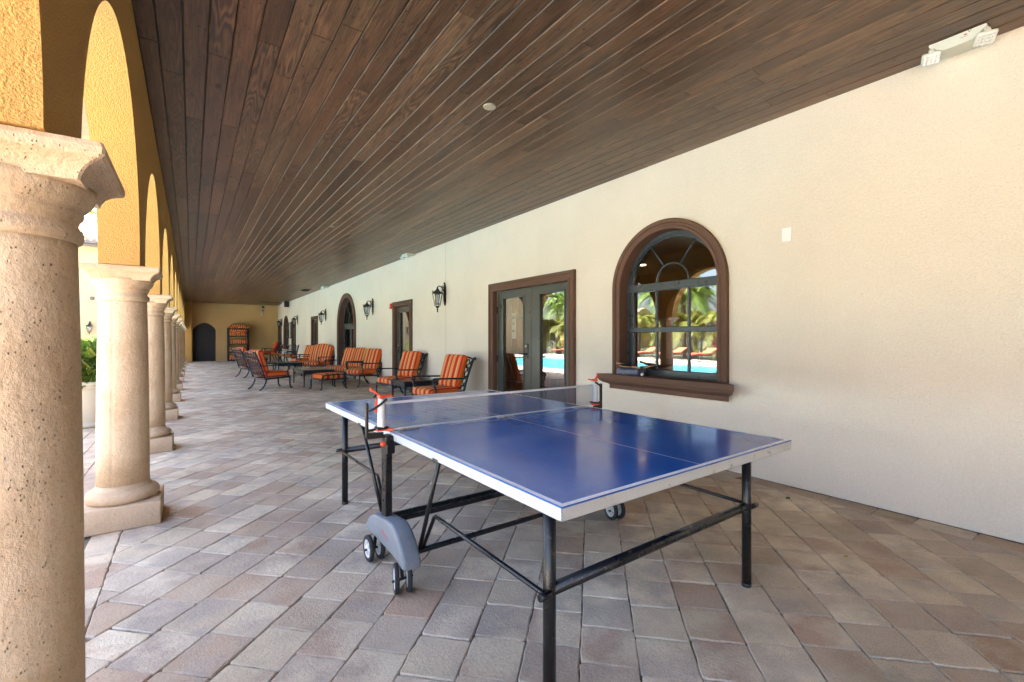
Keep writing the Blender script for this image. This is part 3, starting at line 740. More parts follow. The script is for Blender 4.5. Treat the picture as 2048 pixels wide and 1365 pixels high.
# ------------------------------------------------------------------ table tennis table
TT = empty('table_tennis_table', (1.648, 2.405, 0), R(.8), 'blue table tennis table with white apron and black tube legs', 'table tennis table')
HX, HY, ZT = .7625, 1.37, .765
for sgn in (-1, 1):
    y0, y1 = (.0035, HY) if sgn > 0 else (-HY, -.0035)
    m = MB(); m.bb(-HX + .001, HX - .001, y0 + .001, y1 - .001, ZT - .018, ZT, .001)
    z1 = ZT + .0006
    def strip(xa, xb, ya, yb): m.quad((xa, ya, z1), (xb, ya, z1), (xb, yb, z1), (xa, yb, z1), 1)
    strip(-HX + .001, -HX + .021, y0, y1); strip(HX - .021, HX - .001, y0, y1); strip(-.0016, .0016, y0, y1 - .02 if sgn > 0 else y1) if sgn > 0 else strip(-.0016, .0016, y0 + .02, y1)
    if sgn > 0: strip(-HX + .021, HX - .021, y1 - .021, y1 - .001)
    else: strip(-HX + .021, HX - .021, y0 + .001, y0 + .021)
    top = m.build('tabletop', [M_BLUE, M_LINE], TT, fix=False)
    a = MB(); yo = sgn * HY; n = 9
    def side(p0, p1, nrm):
        p0, p1, nrm = Vector(p0), Vector(p1), Vector(nrm); zt0 = ZT - .0025
        for k in range(n):
            za = zt0 - .0015 - .039 * k / n; zb = zt0 - .0015 - .039 * (k + 1) / n; zm = (za + zb) / 2
            A, B = p0 + nrm * .001, p1 + nrm * .001; C, D = p0 + nrm * .0026, p1 + nrm * .0026
            a.quad((A.x, A.y, za), (B.x, B.y, za), (D.x, D.y, zm), (C.x, C.y, zm)); a.quad((C.x, C.y, zm), (D.x, D.y, zm), (B.x, B.y, zb), (A.x, A.y, zb))
        q0, q1 = p0 + nrm * .0018, p1 + nrm * .0018
        a.quad((q0.x, q0.y, ZT), (q1.x, q1.y, ZT), (q1.x, q1.y, zt0 - .0015), (q0.x, q0.y, zt0 - .0015), 1)
        i0, i1 = p0 - nrm * .02, p1 - nrm * .02
        a.quad((p0.x, p0.y, zt0 - .0425), (p1.x, p1.y, zt0 - .0425), (i1.x, i1.y, zt0 - .0425), (i0.x, i0.y, zt0 - .0425)); a.quad((i0.x, i0.y, ZT - .02), (i1.x, i1.y, ZT - .02), (i1.x, i1.y, zt0 - .0425), (i0.x, i0.y, zt0 - .0425))
    side((-HX, y0, 0), (-HX, y1, 0), (-1, 0, 0)); side((HX, y0, 0), (HX, y1, 0), (1, 0, 0)); side((-HX, yo, 0), (HX, yo, 0), (0, sgn, 0))
    a.build('apron', [M_APRON, M_BLUEEDGE], TT, fix=False)
    # leg frame
    LX, LY = .665, 1.20
    for sx in (-1, 1):
        l = MB().tube([(sx * LX, sgn * LY, .012), (sx * LX, sgn * LY, ZT - .03)], .0225, 18).build('leg', M_BLACK, TT)
        MB().lathe([(.0235, 0), (.0245, .006), (.0235, .02)], (sx * LX, sgn * LY, 0), 18).build('foot', M_PLAS, l)
    MB().tube([(-LX, sgn * LY, .41), (LX, sgn * LY, .41)], .0215, 16).build('crossbar', M_BLACK, TT)
    for sx in (-1, 1):
        s_ = MB()
        ex = sx * (LX + .03)
        s_.tube([(ex, sgn * (LY + .01), .41), (ex, sgn * .40, .415), (ex, sgn * .385, .405), (ex, sgn * .255, .205)], .0095, 10)
        s_.tube([(ex - sx * .02, sgn * (LY + .02), .41), (ex + sx * .03, sgn * (LY + .02), .41)], .013, 8)
        s_.build('folding_arm', M_BLACK, TT)
        s_ = MB(); s_.tube([(sx * .745, sgn * .535, .715), (sx * .712, sgn * .255, .205)], .0105, 10); s_.bb(sx * .745 - .02, sx * .745 + .02, sgn * .535 - .03, sgn * .535 + .03, .708, .735, .004)
        s_.build('strut', M_BLACK, TT)
    b = MB(); b.bar((-.75, sgn * .255, .20), (.75, sgn * .255, .20), .022, .022); b.bar((-.75, sgn * .035, .295), (.75, sgn * .035, .295), .02, .026); b.build('cross_rail', M_BLACK, TT)
    # hinges along the joint
    for xx in ((-.66, 0, .66) if sgn < 0 else ()):
        h = MB()
        for k in (-1, 0, 1):
            h.bb(xx + k * .042 - .015, xx + k * .042 + .015, -.028, -.006, ZT, ZT + .004, .0015); h.bb(xx + k * .042 - .015, xx + k * .042 + .015, .006, .028, ZT, ZT + .004, .0015)
            h.tube([(xx + k * .042 - .018, 0, ZT + .004), (xx + k * .042 + .018, 0, ZT + .004)], .004, 8)
        h.build('hinge', M_STEEL, TT)
# wheel units at both ends of the joint
def wheel(par, x, y, r=.072, sw=0, px=None):
    S = Matrix.Translation((px or x, y, 0)) @ Matrix.Rotation(R(sw), 4, 'Z') @ Matrix.Translation((-(px or x), -y, 0))
    T = S @ Matrix.Translation((x, y, r)) @ Matrix.Rotation(R(90), 4, 'Y')
    w_ = MB().lathe([(r * .70, -.010), (r * .93, -.0115), (r, -.008), (r, .008), (r * .93, .0115), (r * .70, .010), (r * .70, -.010)], seg=36, mat=T, cap=False).build('wheel', M_RUBBER, par)
    m = MB(); m.lathe([(r * .70, -.0095), (r * .72, -.010), (r * .72, .010), (r * .70, .0095), (r * .58, .007), (r * .58, -.007), (r * .70, -.0095)], seg=32, mat=T, cap=False)
    m.lathe([(.013, -.011), (.013, .011)], seg=16, mat=T)
    for k in range(6):
        an = k * math.pi / 3
        m.bar(S @ Vector((x, y + .01 * math.cos(an), r + .01 * math.sin(an))), S @ Vector((x, y + r * .62 * math.cos(an), r + r * .62 * math.sin(an))), .018, .015)
    m.build('rim', M_WHITEP, w_); return w_
for sx in (-1, 1):
    X0 = sx * .785
    p = MB(); p.box((X0, 0, .52), (.038, .062, .46), .004); p.box((X0 - sx * .006, -.004, .700), (.05, .08, .095), .006)
    for zz in (.40, .46): p.lathe([(.006, 0), (.006, .005)], seg=8, mat=Matrix.Translation((X0 + sx * .019, 0, zz)) @ Matrix.Rotation(R(90) * sx, 4, 'Y'))
    p.build('post', M_BLACK, TT)
    outer = [(-.345, .160), (-.335, .205), (-.285, .272), (-.235, .310), (-.175, .335), (-.10, .330), (.09, .306), (.155, .275), (.200, .230), (.222, .195)]
    inner = [(.175, .188), (.07, .188), (-.03, .186), (-.15, .182), (-.26, .176), (-.305, .160)]
    sh = MB(); sh.prism(outer + inner, 'x', X0 - .047, X0 + .047)
    s_ = sh.build('wheel_shroud', M_GREYP, TT, bevel=.016)
    for pl in s_.data.polygons: pl.use_smooth = True
    lg = MB()
    for k in range(7): lg.bar((X0 - .0476 if sx < 0 else X0 + .0476, -.13 + k * .012, .238 - k * -.004), (X0 - .0476 if sx < 0 else X0 + .0476, -.124 + k * .012, .242 - k * -.004), .0012, .012 - (k % 2) * .004)
    lg.build('lettering', M_RED, s_)
    for yy in (-.215, .20):
        for dx in (-.031, .031): wheel(TT, X0 + dx, yy, sw=-17 if yy < 0 and sx < 0 else (-12 if sx > 0 else 0), px=X0)
        ax = MB(); ax.tube([(X0 - .055, yy, .066), (X0 + .055, yy, .066)], .007, 8); ax.bar((X0, yy, .06), (X0, yy * .8, .20), .016, .016); ax.build('axle', M_BLACK, TT)
    # net post: clamp bracket, white post, orange clips, strap
    n_ = MB(); XN = sx * .815
    n_.lathe([(.030, .795), (.029, .80), (.026, .92), (.025, .945), (.02, .948)], (XN, 0, 0), 24, sx=.75, sy=.95)
    npst = n_.build('net_post', M_WHITEP, TT)
    c_ = MB(); c_.box((XN, .0, .958), (.034, .03, .018), .004); c_.bar((XN, 0, .958), (XN - sx * .055, -.018, .960), .010, .010); c_.bar((XN, 0, .958), (XN - sx * .055, .018, .964), .010, .010)
    c_.bar((XN, 0, .958), (XN + sx * .045, .015, .992), .014, .010); c_.box((XN + sx * .05, .017, .997), (.014, .012, .022), .004)
    c_.bar((XN + sx * .02, .012, .945), (XN + sx * .026, .014, .875), .016, .016)
    c_.build('clip', M_ORANGE, npst); c_ = MB()
    c_.box((XN - sx * .005, -.01, .783), (.075, .03, .014), .004); c_.bar((XN - sx * .02, -.028, .781), (XN - sx * .05, -.045, .785), .02, .012)
    c_.build('clip', M_ORANGE, npst); c_ = MB()
    c_.lathe([(.014, 0), (.014, .014), (.006, .022)], seg=12, mat=Matrix.Translation((XN + sx * .01, -.045, .715)) @ Matrix.Rotation(R(90), 4, 'X'))
    c_.build('knob', M_ORANGE, npst)
    k_ = MB(); k_.box((XN + sx * .075, .012, .835), (.014, .022, .185), .003); k_.bar((XN + sx * .075, .012, .752), (XN - sx * .01, 0, .752), .022, .03); k_.box((XN, 0, .792), (.062, .06, .014), .005)
    k_.bar((XN + sx * .075, .012, .78), (XN - sx * .01, 0, .79), .03, .008)
    k_.build('bracket', M_BRONZE, npst)
    t_ = MB(); t_.tube([(XN - sx * .022, -.022, .945), (XN + sx * .01, -.032, .925), (XN + sx * .045, -.022, .90), (XN + sx * .072, 0, .885)], .007, 6, flat=.4); t_.build('strap', M_PLAS, npst)
# net
nt = MB(); x0, x1, z0, z1 = -.80, .80, .778, .918
k = int((x1 - x0) / .0085)
for i in range(k + 1):
    xx = x0 + (x1 - x0) * i / k; nt.bb(xx - .0007, xx + .0007, -.0008, .0008, z0, z1)
k = 16
for i in range(k + 1):
    zz = z0 + (z1 - z0) * i / k; nt.bb(x0, x1, -.0011, -.0009, zz - .0007, zz + .0007)
net = nt.build('net', M_NET, TT)
tp = MB(); tp.bb(x0, x1, -.002, .002, z1 - .004, z1 + .010, .001); tp.bb(x0, x1, -.002, .002, z0 - .006, z0 + .003, .001); tp.build('tape', M_TAPE, net)

# ------------------------------------------------------------------ outdoor seating (local: width along x, front towards +y)
def cushion(mb, c, d, puff=.28, mat=None, n=(10, 10, 4)):
    """boxed cushion: soft corners, a little crown"""
    bm = bmesh.new(); bmesh.ops.create_cube(bm, size=2); bmesh.ops.subdivide_edges(bm, edges=bm.edges[:], cuts=9, use_grid_fill=True)
    bm.verts.index_update(); pts = []
    for v in bm.verts:
        x, y, z = v.co
        rx, ry, rz = d[0] / 2, d[1] / 2, d[2] / 2; rad = min(rx, ry, rz) * .75
        p = Vector((x * rx, y * ry, z * rz)); q = Vector((max(-rx + rad, min(rx - rad, p.x)), max(-ry + rad, min(ry - rad, p.y)), max(-rz + rad, min(rz - rad, p.z))))
        dl = p - q
        if dl.length > 1e-6: p = q + dl.normalized() * min(rad, max(abs(dl.x), abs(dl.y), abs(dl.z)))
        crown = (1 - x * x) * (1 - y * y); p.z *= 1 + puff * crown - .02
        pts.append(p)
    mb.add(pts, [[v.index for v in f.verts] for f in bm.faces], 0, True, (mat or Matrix()) @ Matrix.Translation(c)); bm.free(); return mb
def scroll(c, r, turns, a0, ax='y', n=18, sgn=1):
    out = []
    for i in range(n + 1):
        t_ = i / n; rr = r * (1 - .75 * t_); an = a0 + sgn * turns * 2 * math.pi * t_
        out.append(Vector(c) + Vector((0, rr * math.cos(an), rr * math.sin(an))))
    return out
def seat_legs(root, w, yf, yb, zt):
    for sx in (-1, 1):
        l = MB(); l.tube([(sx * w, yf, zt), (sx * w, yf + .012, zt * .75), (sx * w, yf + .012, zt * .4), (sx * w, yf + .018, .07), (sx * w, yf + .045, .022), (sx * w, yf + .07, .03), (sx * w, yf + .068, .05)], [.021, .021, .019, .017, .018, .016, .010], 10); l.build('leg', M_IRON, root)
        l = MB(); l.tube([(sx * w, yb, zt), (sx * w, yb - .02, zt * .65), (sx * w, yb - .07, zt * .3), (sx * w, yb - .13, .035), (sx * w, yb - .16, .016), (sx * w, yb - .175, .03)], [.021, .02, .019, .018, .018, .011], 10); l.build('leg', M_IRON, root)
def armchair(name, label, cat, width, nback, group, zs=.31, camel=False, back_h=.58):
    root = empty(name, (0, 0, 0), 0, label, cat, group); w = width / 2
    yf, yb = .31, -.29; rec = R(17)
    fm = MB()
    for sx in (-1, 1): fm.bar((sx * (w - .01), yf, zs - .01), (sx * (w - .01), yb, zs - .035), .028, .035)
    fm.bar((-w, yf, zs - .01), (w, yf, zs - .01), .028, .035); fm.bar((-w, yb, zs - .035), (w, yb, zs - .035), .028, .035)
    for i in range(5): fm.bar((-w, yb + .1 * (i + 1), zs - .03), (w, yb + .1 * (i + 1), zs - .03), .03, .008)
    fm.build('seat_frame', M_IRON, root); seat_legs(root, w - .01, yf - .01, yb + .03, zs - .01)
    def bp(x, t_): return (x, yb - .02 - math.sin(rec) * t_ - .05 * (t_ / .7) ** 3, zs + math.cos(rec) * t_)
    bf = MB(); L = back_h + .06
    for sx in (-1, 1):
        top = Vector(bp(sx * w, L)); pts = [bp(sx * w, L * i / 6) for i in range(7)]
        pts += [top + Vector((0, -.028, .012)), top + Vector((0, -.046, -.008)), top + Vector((0, -.034, -.028))]
        bf.tube(pts, [.020] * 7 + [.017, .014, .010], 10)
    bf.tube([bp(-w, L * .98), bp(-w * .5, L * 1.03), bp(0, L * 1.05), bp(w * .5, L * 1.03), bp(w, L * .98)], .014, 8)
    bf.tube([bp(-w, .06), bp(w, .06)], .012, 8)
    nx = max(5, int(width / .11))
    for i in range(nx):                                   # cast lattice of crossed and curled strands
        xa = -w + 2 * w * (i + .5) / nx
        for s2 in (-1, 1):
            bf.tube([bp(max(-w, min(w, xa + s2 * .055 * math.sin(k * math.pi / 4 * 1.5))), .06 + (L * .98 - .06) * k / 12) for k in range(13)], .011, 6)
    for k in (1, 2, 3): bf.tube([bp(-w, L * k / 4), bp(w, L * k / 4)], .010, 6)
    bf.build('back_frame', M_IRON, root)
    za = zs + .30
    for sx in (-1, 1):
        X = sx * (w + .025); b0 = Vector(bp(sx * w, .29)); a = MB()
        a.tube([(sx * w, b0.y, b0.z + .01), (X, b0.y + .08, za - .012), (X, -.05, za), (X, .12, za + .008), (X, .25, za + .010)] + [Vector((X, 0, 0)) + Vector((0, p.y, p.z)) for p in scroll((0, .25, za - .028), .038, .95, math.pi / 2, n=12, sgn=-1)], [.014] * 5 + [.017] * 13, 8)
        a.tube([(X, .245, za - .03), (X, .265, za - .10), (X, .225, za - .17), (X, .235, za - .24), (sx * w, yf - .01, zs)], [.018, .02, .018, .018, .02], 8)
        a.build('arm', M_IRON, root)
    cu = MB()
    cushion(cu, (0, .02, zs + .075), (width - .03, .60, .135), .22)
    cu.build('seat_cushion', M_STRIPE, root)
    T = Matrix.Translation((0, yb + .055, zs + .12)) @ Matrix.Rotation(rec, 4, 'X') @ Matrix.Rotation(R(90), 4, 'X')
    bw = (width - .03) / nback
    for i in range(nback):
        x_ = -width / 2 + .015 + bw * (i + .5); b_ = MB(); cushion(b_, (x_, back_h / 2, 0), (bw - .006, back_h, .13), .18, T)
        if camel:
            for j, p in enumerate(b_.v):
                q = p[2] - zs - .12
                if q > 0: b_.v[j] = (p[0], p[1], p[2] + .09 * q / back_h * math.cos(p[0] / width * math.pi))
        b_.build('back_cushion', M_STRIPE, root)
    for sx in (-1, 1):
        ti = MB(); ti.tube([(sx * (w + .012), yb + .02, zs + .02), (sx * (w + .02), yb - .02, zs + .0), (sx * (w + .03), yb - .05, zs - .03)], .006, 6)
        ti.build('cushion_tie', M_CORD, root)
    return root
GC = 'striped club chairs'
ch = armchair('club_chair', 'striped club chair nearest the table tennis table, right of the small black side table', 'armchair', .62, 1, GC)
def face(o, x, y, deg): o.location = (x, y, 0); o.rotation_euler = (0, 0, R(deg))      # deg=90 faces -X
face(ch, 3.38, 6.98, 96)
dup(ch, (3.58, 9.32, 0), R(104), 'striped club chair in front of the single door, left of the small side table')
dup(ch, (3.74, 12.22, 0), R(109), 'striped club chair pushed against the first loveseat, behind the ottoman')
dup(ch, (1.66, 12.85, 0), R(-72), 'striped club chair turned away, the nearer of the two seen from behind')
dup(ch, (1.68, 17.1, 0), R(-72), 'striped club chair turned away, the farther of the two seen from behind')
dup(ch, (3.66, 20.0, 0), R(108), 'striped club chair just left of the second loveseat by the wall')
lv = armchair('loveseat', 'wide striped loveseat in front of the tall arched doorway', 'loveseat', 1.22, 2, 'striped loveseats')
face(lv, 3.66, 13.7, 103)
lv2 = armchair('loveseat', 'striped loveseat with a humped back beyond the arched doorway', 'loveseat', 1.16, 1, 'striped loveseats', camel=True)
face(lv2, 3.58, 17.35, 115)
# ottoman
ot = empty('ottoman', (2.80, 11.92, 0), R(14), 'striped ottoman on curved black legs in front of the club chair', 'ottoman')
m = MB()
for s in (-1, 1):
    m.tube([(.30, s * .27, .27), (.28, s * .27, .345), (.2, s * .27, .375), (-.2, s * .27, .375), (-.28, s * .27, .345), (-.30, s * .27, .27)], .016, 10)
    m.bar((-.30, s * .27, .26), (.30, s * .27, .26), .028, .03); m.bar((s * .30, -.27, .26), (s * .30, .27, .26), .028, .03)
m.build('frame', M_IRON, ot)
for sx in (-1, 1):
    for sy in (-1, 1):
        MB().tube([(sx * .30, sy * .27, .26), (sx * .31, sy * .27, .15), (sx * .305, sy * .27, .07), (sx * .325, sy * .275, .02), (sx * .345, sy * .28, .03), (sx * .345, sy * .28, .045)], [.02, .019, .016, .017, .014, .01], 10).build('leg', M_IRON, ot)
m = MB(); cushion(m, (0, 0, .335), (.59, .52, .13), .3); m.build('cushion', M_STRIPE, ot)
def low_table(name, label, x, y, rz, wx, wy, h, cat='side table', group=None):
    r_ = empty(name, (x, y, 0), R(rz), label, cat, group)
    MB().box((0, 0, h - .014), (wx, wy, .022), .006).build('tabletop', [M_IRON], r_)
    MB().box((0, 0, h - .0015), (wx - .08, wy - .08, .006), .002).build('inset_panel', M_TTOP, r_)
    a = MB()
    for s in (-1, 1): a.box((0, s * (wy / 2 - .05), h - .065), (wx - .09, .02, .08), .004); a.box((s * (wx / 2 - .05), 0, h - .065), (.02, wy - .12, .08), .004)
    a.build('apron', M_IRON, r_)
    for sx in (-1, 1):
        for sy in (-1, 1):
            X, Y = sx * (wx / 2 - .05), sy * (wy / 2 - .05)
            l = MB(); l.box((X, Y, h - .07), (.05, .05, .10), .006); l.tube([(X, Y, h - .11), (X, Y, h * .5), (X, Y, .07), (X + sx * .004, Y, .03), (X + sx * .008, Y, 0.003)], [.023, .021, .017, .019, .022], 10); l.build('leg', M_IRON, r_)
    return r_
low_table('side_table', 'square black side table between the two nearest club chairs', 3.42, 8.02, 0, .72, .72, .50)
low_table('coffee_table', 'long black coffee table beside the ottoman', 2.74, 13.42, 0, .80, 1.55, .44, 'coffee table', 'black coffee tables')
low_table('coffee_table', 'long black coffee table in front of the farther loveseat', 2.66, 17.0, 0, .78, 1.25, .46, 'coffee table', 'black coffee tables')
# dining set near the far corner
def dining_chair(label):
    r_ = empty('dining_chair', (0, 0, 0), 0, label, 'chair', 'dining chairs at the far corner'); w = .26; zs = .43
    fm = MB(); fm.bar((-w, .24, zs), (w, .24, zs), .026, .03); fm.bar((-w, -.22, zs), (w, -.22, zs), .026, .03)
    for sx in (-1, 1): fm.bar((sx * w, .24, zs), (sx * w, -.22, zs), .026, .03)
    fm.build('seat_frame', M_IRON, r_)
    seat_legs(r_, w, .23, -.2, zs)
    b = MB()
    for sx in (-1, 1): b.tube([(sx * w, -.22, zs), (sx * w, -.27, zs + .25), (sx * w * .9, -.33, zs + .50)], .016, 8)
    b.tube([(-w * .9, -.33, zs + .50), (0, -.345, zs + .54), (w * .9, -.33, zs + .50)], .018, 8)
    for k in range(5):
        zz = zs + .10 + .085 * k; yy = -.235 - .19 * (zz - zs - .1); b.tube([(-w, yy, zz), (0, yy - .02, zz + .02), (w, yy, zz)], .016, 8, flat=.4)
    b.build('backrest', M_IRON, r_)
    for sx in (-1, 1):
        MB().tube([(sx * w, -.26, zs + .22), (sx * (w + .03), 0, zs + .23), (sx * (w + .03), .2, zs + .22), (sx * (w + .02), .235, zs + .18), (sx * w, .235, zs)], .013, 8).build('arm', M_IRON, r_)
    m = MB(); cushion(m, (0, .01, zs + .045), (.49, .44, .06), .3); m.build('seat_cushion', M_STRIPE, r_)
    return r_
dc = dining_chair('slat-back dining chair by the far wall, nearest of the three'); face(dc, 3.62, 22.3, 84)
dup(dc, (3.78, 24.2, 0), R(120), 'slat-back dining chair in the middle of the three by the far wall')
dup(dc, (3.55, 26.1, 0), R(80), 'slat-back dining chair, farthest of the three, under the far arched window')
fc = armchair('club_chair', 'striped armchair in the far corner, turned towards the shelf rack', 'armchair', .60, 1, GC, zs=.40); face(fc, 3.55, 28.7, 96)

# ------------------------------------------------------------------ shelf rack with folded cushions
sr = empty('shelf_rack', (2.16, 29.66, 0), 0, 'black open shelf rack full of striped cushions against the ochre wall', 'shelf')
zl = [.06, .50, .94, 1.38, 1.80]
for sx in (-1, 1):
    for sy in (-1, 1): MB().box((sx * .48, sy * .25, .925), (.075, .05, 1.85), .004).build('post', M_PLAS, sr)
for z in zl:
    m = MB(); m.box((0, 0, z), (1.06, .58, .045), .004); m.build('shelf', M_PLAS, sr)
lab_s = {0: 'bottom', 1: 'second lowest', 2: 'middle', 3: 'upper'}
cshape = MB(); cushion(cshape, (0, 0, .06), (.80, .50, .125), .08)
cu0 = None
def place_cushion(x, z, lab, rz=0):
    global cu0
    if cu0 is None: cu0 = tag(cshape.build('cushion', M_STRIPE_Y), lab, 'cushion', 'striped cushions on the shelf rack'); o_ = cu0
    else: o_ = cu0.copy(); COL.objects.link(o_); o_['label'] = lab
    o_.location = (x, 29.63, z); o_.rotation_euler = (0, 0, R(rz)); return o_
for s, n in ((0, 2), (1, 2), (2, 2), (3, 3)):
    for k in range(n):
        pos = {2: ['lower', 'upper'], 3: ['lowest', 'middle', 'topmost']}[n][k]
        place_cushion(2.16 + random.uniform(-.03, .03) + (.06 if s == 2 else 0), zl[s] + .024 + k * .118, f'striped cushion, {pos} of the pile on the {lab_s[s]} shelf of the rack', random.uniform(-2, 2))
for x_, l_ in ((1.88, 'left'), (2.44, 'right')):
    b_ = MB(); cushion(b_, (0, 0, .05), (.56, .54, .10), .1); ob = tag(b_.build('cushion', M_STRIPE_Y, loc=(x_, 29.64, 1.824)), f'flat striped cushion on the rack top, {l_} of the pair', 'cushion', 'striped cushions on the shelf rack')
b_ = MB(); cushion(b_, (0, 0, .05), (.64, .5, .12), .1); tag(b_.build('cushion', M_STRIPE_Y, loc=(2.14, 29.64, 1.925)), 'single striped cushion lying across the pair at the very top of the rack', 'cushion', 'striped cushions on the shelf rack')

# ------------------------------------------------------------------ wall lanterns (local: wall at x=0, lantern towards -x)
def lantern(label):
    r_ = empty('wall_lantern', (0, 0, 0), 0, label, 'wall lantern', 'wall lanterns along the cream wall')
    b = MB(); b.prism([(-.035, -.16), (-.022, -.21), (0, -.24), (.022, -.21), (.035, -.16), (.03, -.05), (.045, .02), (.032, .10), (.04, .14), (.022, .18), (0, .20), (-.022, .18), (-.04, .14), (-.032, .10), (-.045, .02), (-.03, -.05)], 'x', -.022, -.001)
    b.prism([(-.022, -.14), (0, -.18), (.022, -.14), (.02, .10), (0, .14), (-.02, .10)], 'x', -.034, -.022); b.lathe([(.016, -.0), (.022, .015), (.012, .03), (.0, .045)], (-.02, 0, .19), 10)
    b.build('backplate', M_BRONZE, r_)
    a = MB(); a.tube([(-.03, 0, .03), (-.06, 0, .09), (-.09, 0, .135), (-.13, 0, .15), (-.165, 0, .135), (-.17, 0, .10)], .011, 8)
    a.tube([Vector((-.055, 0, .135)) + Vector((-.028 * (1 - t_ * .7) * math.cos(t_ * 7), 0, .028 * (1 - t_ * .7) * math.sin(t_ * 7))) for t_ in [i / 14 for i in range(15)]], .007, 6)
    a.tube([(-.04, 0, -.02), (-.07, 0, .02), (-.075, 0, .07), (-.055, 0, .10)], .008, 6); a.build('arm', M_BRONZE, r_)
    cx = -.175; H = 6
    def hexring(rad, z): return [(cx + rad * math.cos(math.pi / 6 + k * math.pi / 3), rad * math.sin(math.pi / 6 + k * math.pi / 3), z) for k in range(6)]
    rf_ = MB(); rf_.lathe([(.112, -.005), (.116, .0), (.108, .012), (.075, .035), (.045, .062), (.03, .07), (.034, .08), (.02, .095), (.016, .11), (.02, .118), (.0, .135)], (cx, 0, 0), 6, smooth=False)
    for k in range(6):
        an = math.pi / 6 * 0 + k * math.pi / 3; dx, dy = math.cos(an), math.sin(an)
        rf_.tube([(cx + dx * .10, dy * .10, .01), (cx + dx * .118, dy * .118, .03), (cx + dx * .105, dy * .105, .052), (cx + dx * .092, dy * .092, .04)], .005, 5)
    rf_.build('lantern_roof', M_BRONZE, r_)
    fr_ = MB(); t0, t1 = hexring(.098, -.008), hexring(.058, -.215)
    for p, q in zip(t0, t1): fr_.tube([p, q], .006, 6)
    for ring in (t0, t1):
        for i in range(6): fr_.tube([ring[i], ring[(i + 1) % 6]], .007, 6)
    for k in range(6):
        an = math.pi / 6 + k * math.pi / 3; dx, dy = math.cos(an), math.sin(an)
        fr_.tube([(cx + dx * .058, dy * .058, -.215), (cx + dx * .062, dy * .062, -.245), (cx + dx * .04, dy * .04, -.268), (cx, 0, -.275)], .005, 5)
    fr_.lathe([(.01, -.38), (.016, -.365), (.008, -.345), (.02, -.325), (.008, -.305), (.03, -.285), (.034, -.262), (.02, -.25)], (cx, 0, 0), 10)
    fr_.build('cage', M_BRONZE, r_)
    gl = MB(); t0, t1 = hexring(.094, -.010), hexring(.055, -.213)
    for i in range(6): gl.quad(t0[i], t0[(i + 1) % 6], t1[(i + 1) % 6], t1[i])
    gl.build('glass', M_LGLASS, r_, fix=False)
    MB().lathe([(.012, -.20), (.012, -.12), (.016, -.11), (.018, -.07), (.008, -.03), (.0, -.02)], (cx, 0, 0), 10).build('bulb', M_WHITEP, r_)
    return r_
ln = lantern('bronze wall lantern nearest the camera, right of the first single door'); ln.location = (XW, 8.31, 2.17)
for yy, lb in ((12.78, 'bronze wall lantern between the single door and the tall arched doorway'), (18.27, 'bronze wall lantern left of the tall arched doorway, over the second loveseat'), (23.86, 'bronze wall lantern above the dining chairs, beside the narrow door'), (28.45, 'bronze wall lantern in the far corner, smallest in view')):
    dup(ln, (XW, yy, 2.17), 0, lb)

# ------------------------------------------------------------------ emergency lights in the corner of wall and ceiling
def emergency(label):
    r_ = empty('emergency_light', (0, 0, 0), 0, label, 'emergency light', 'twin-head emergency lights')
    # body: tapered housing, front face a trapezoid
    b = MB(); Z0 = -.02
    fr = [(-.134, -.004), (.134, -.004), (.134, -.020), (.076, -.074), (-.076, -.074), (-.134, -.020)]
    n = len(fr); vs = [(-.245, y_, z_) for y_, z_ in fr] + [(-.004, y_, -.004 + (z_ + .004) * .35) for y_, z_ in fr]
    b.add(vs, [list(range(n))[::-1], list(range(n, 2 * n))] + [(i, (i + 1) % n, n + (i + 1) % n, n + i) for i in range(n)])
    b.build('housing', M_OFFW, r_, bevel=.004)
    MB().box((-.2462, -.04, -.026), (.003, .012, .008), .001).build('indicator', M_RED, r_)
    d = MB(); d.bar((-.2456, -.052, -.006), (-.2456, -.058, -.020), .001, .003); d.bar((-.2456, -.058, -.020), (-.2456, -.068, -.006), .001, .003)
    d.tube([(-.2455, -.015, -.036), (-.2455, -.045, -.038), (-.2455, -.05, -.034), (-.2455, -.046, -.030)], .001, 5); d.build('marking', M_INK, r_)
    for s, rz_, tilt in ((1, 18, -66), (-1, 24, -62)):
        T = Matrix.Translation((-.225, s * .126, -.088)) @ Matrix.Rotation(R(rz_), 4, 'Z') @ Matrix.Rotation(R(tilt), 4, 'Y')
        h = MB(); h.box((0, 0, 0), (.026, .098, .092), .012, 0, T, 2); h.box((.02, 0, .03), (.03, .03, .04), .004, 0, T)
        hd = h.build('lamp_head', M_OFFW, r_)
        l = MB()
        for i in range(4):
            for j in range(4): l.box((-.0145, -.0315 + i * .021, -.029 + j * .0195), (.005, .017, .0155), .002, 0, T)
        l.build('led_panel', M_LED, hd)
    return r_
em = emergency('twin-head emergency light nearest the camera, at the upper right corner of the photo'); em.location = (XW, .732, ZC)
for yy, lb in ((9.9, 'twin-head emergency light above the single door with the red strobe'), (17.8, 'twin-head emergency light between the arched doorway and the third lantern'), (26.6, 'twin-head emergency light near the far corner beside the black loudspeaker')):
    dup(em, (XW, yy, ZC), 0, lb)

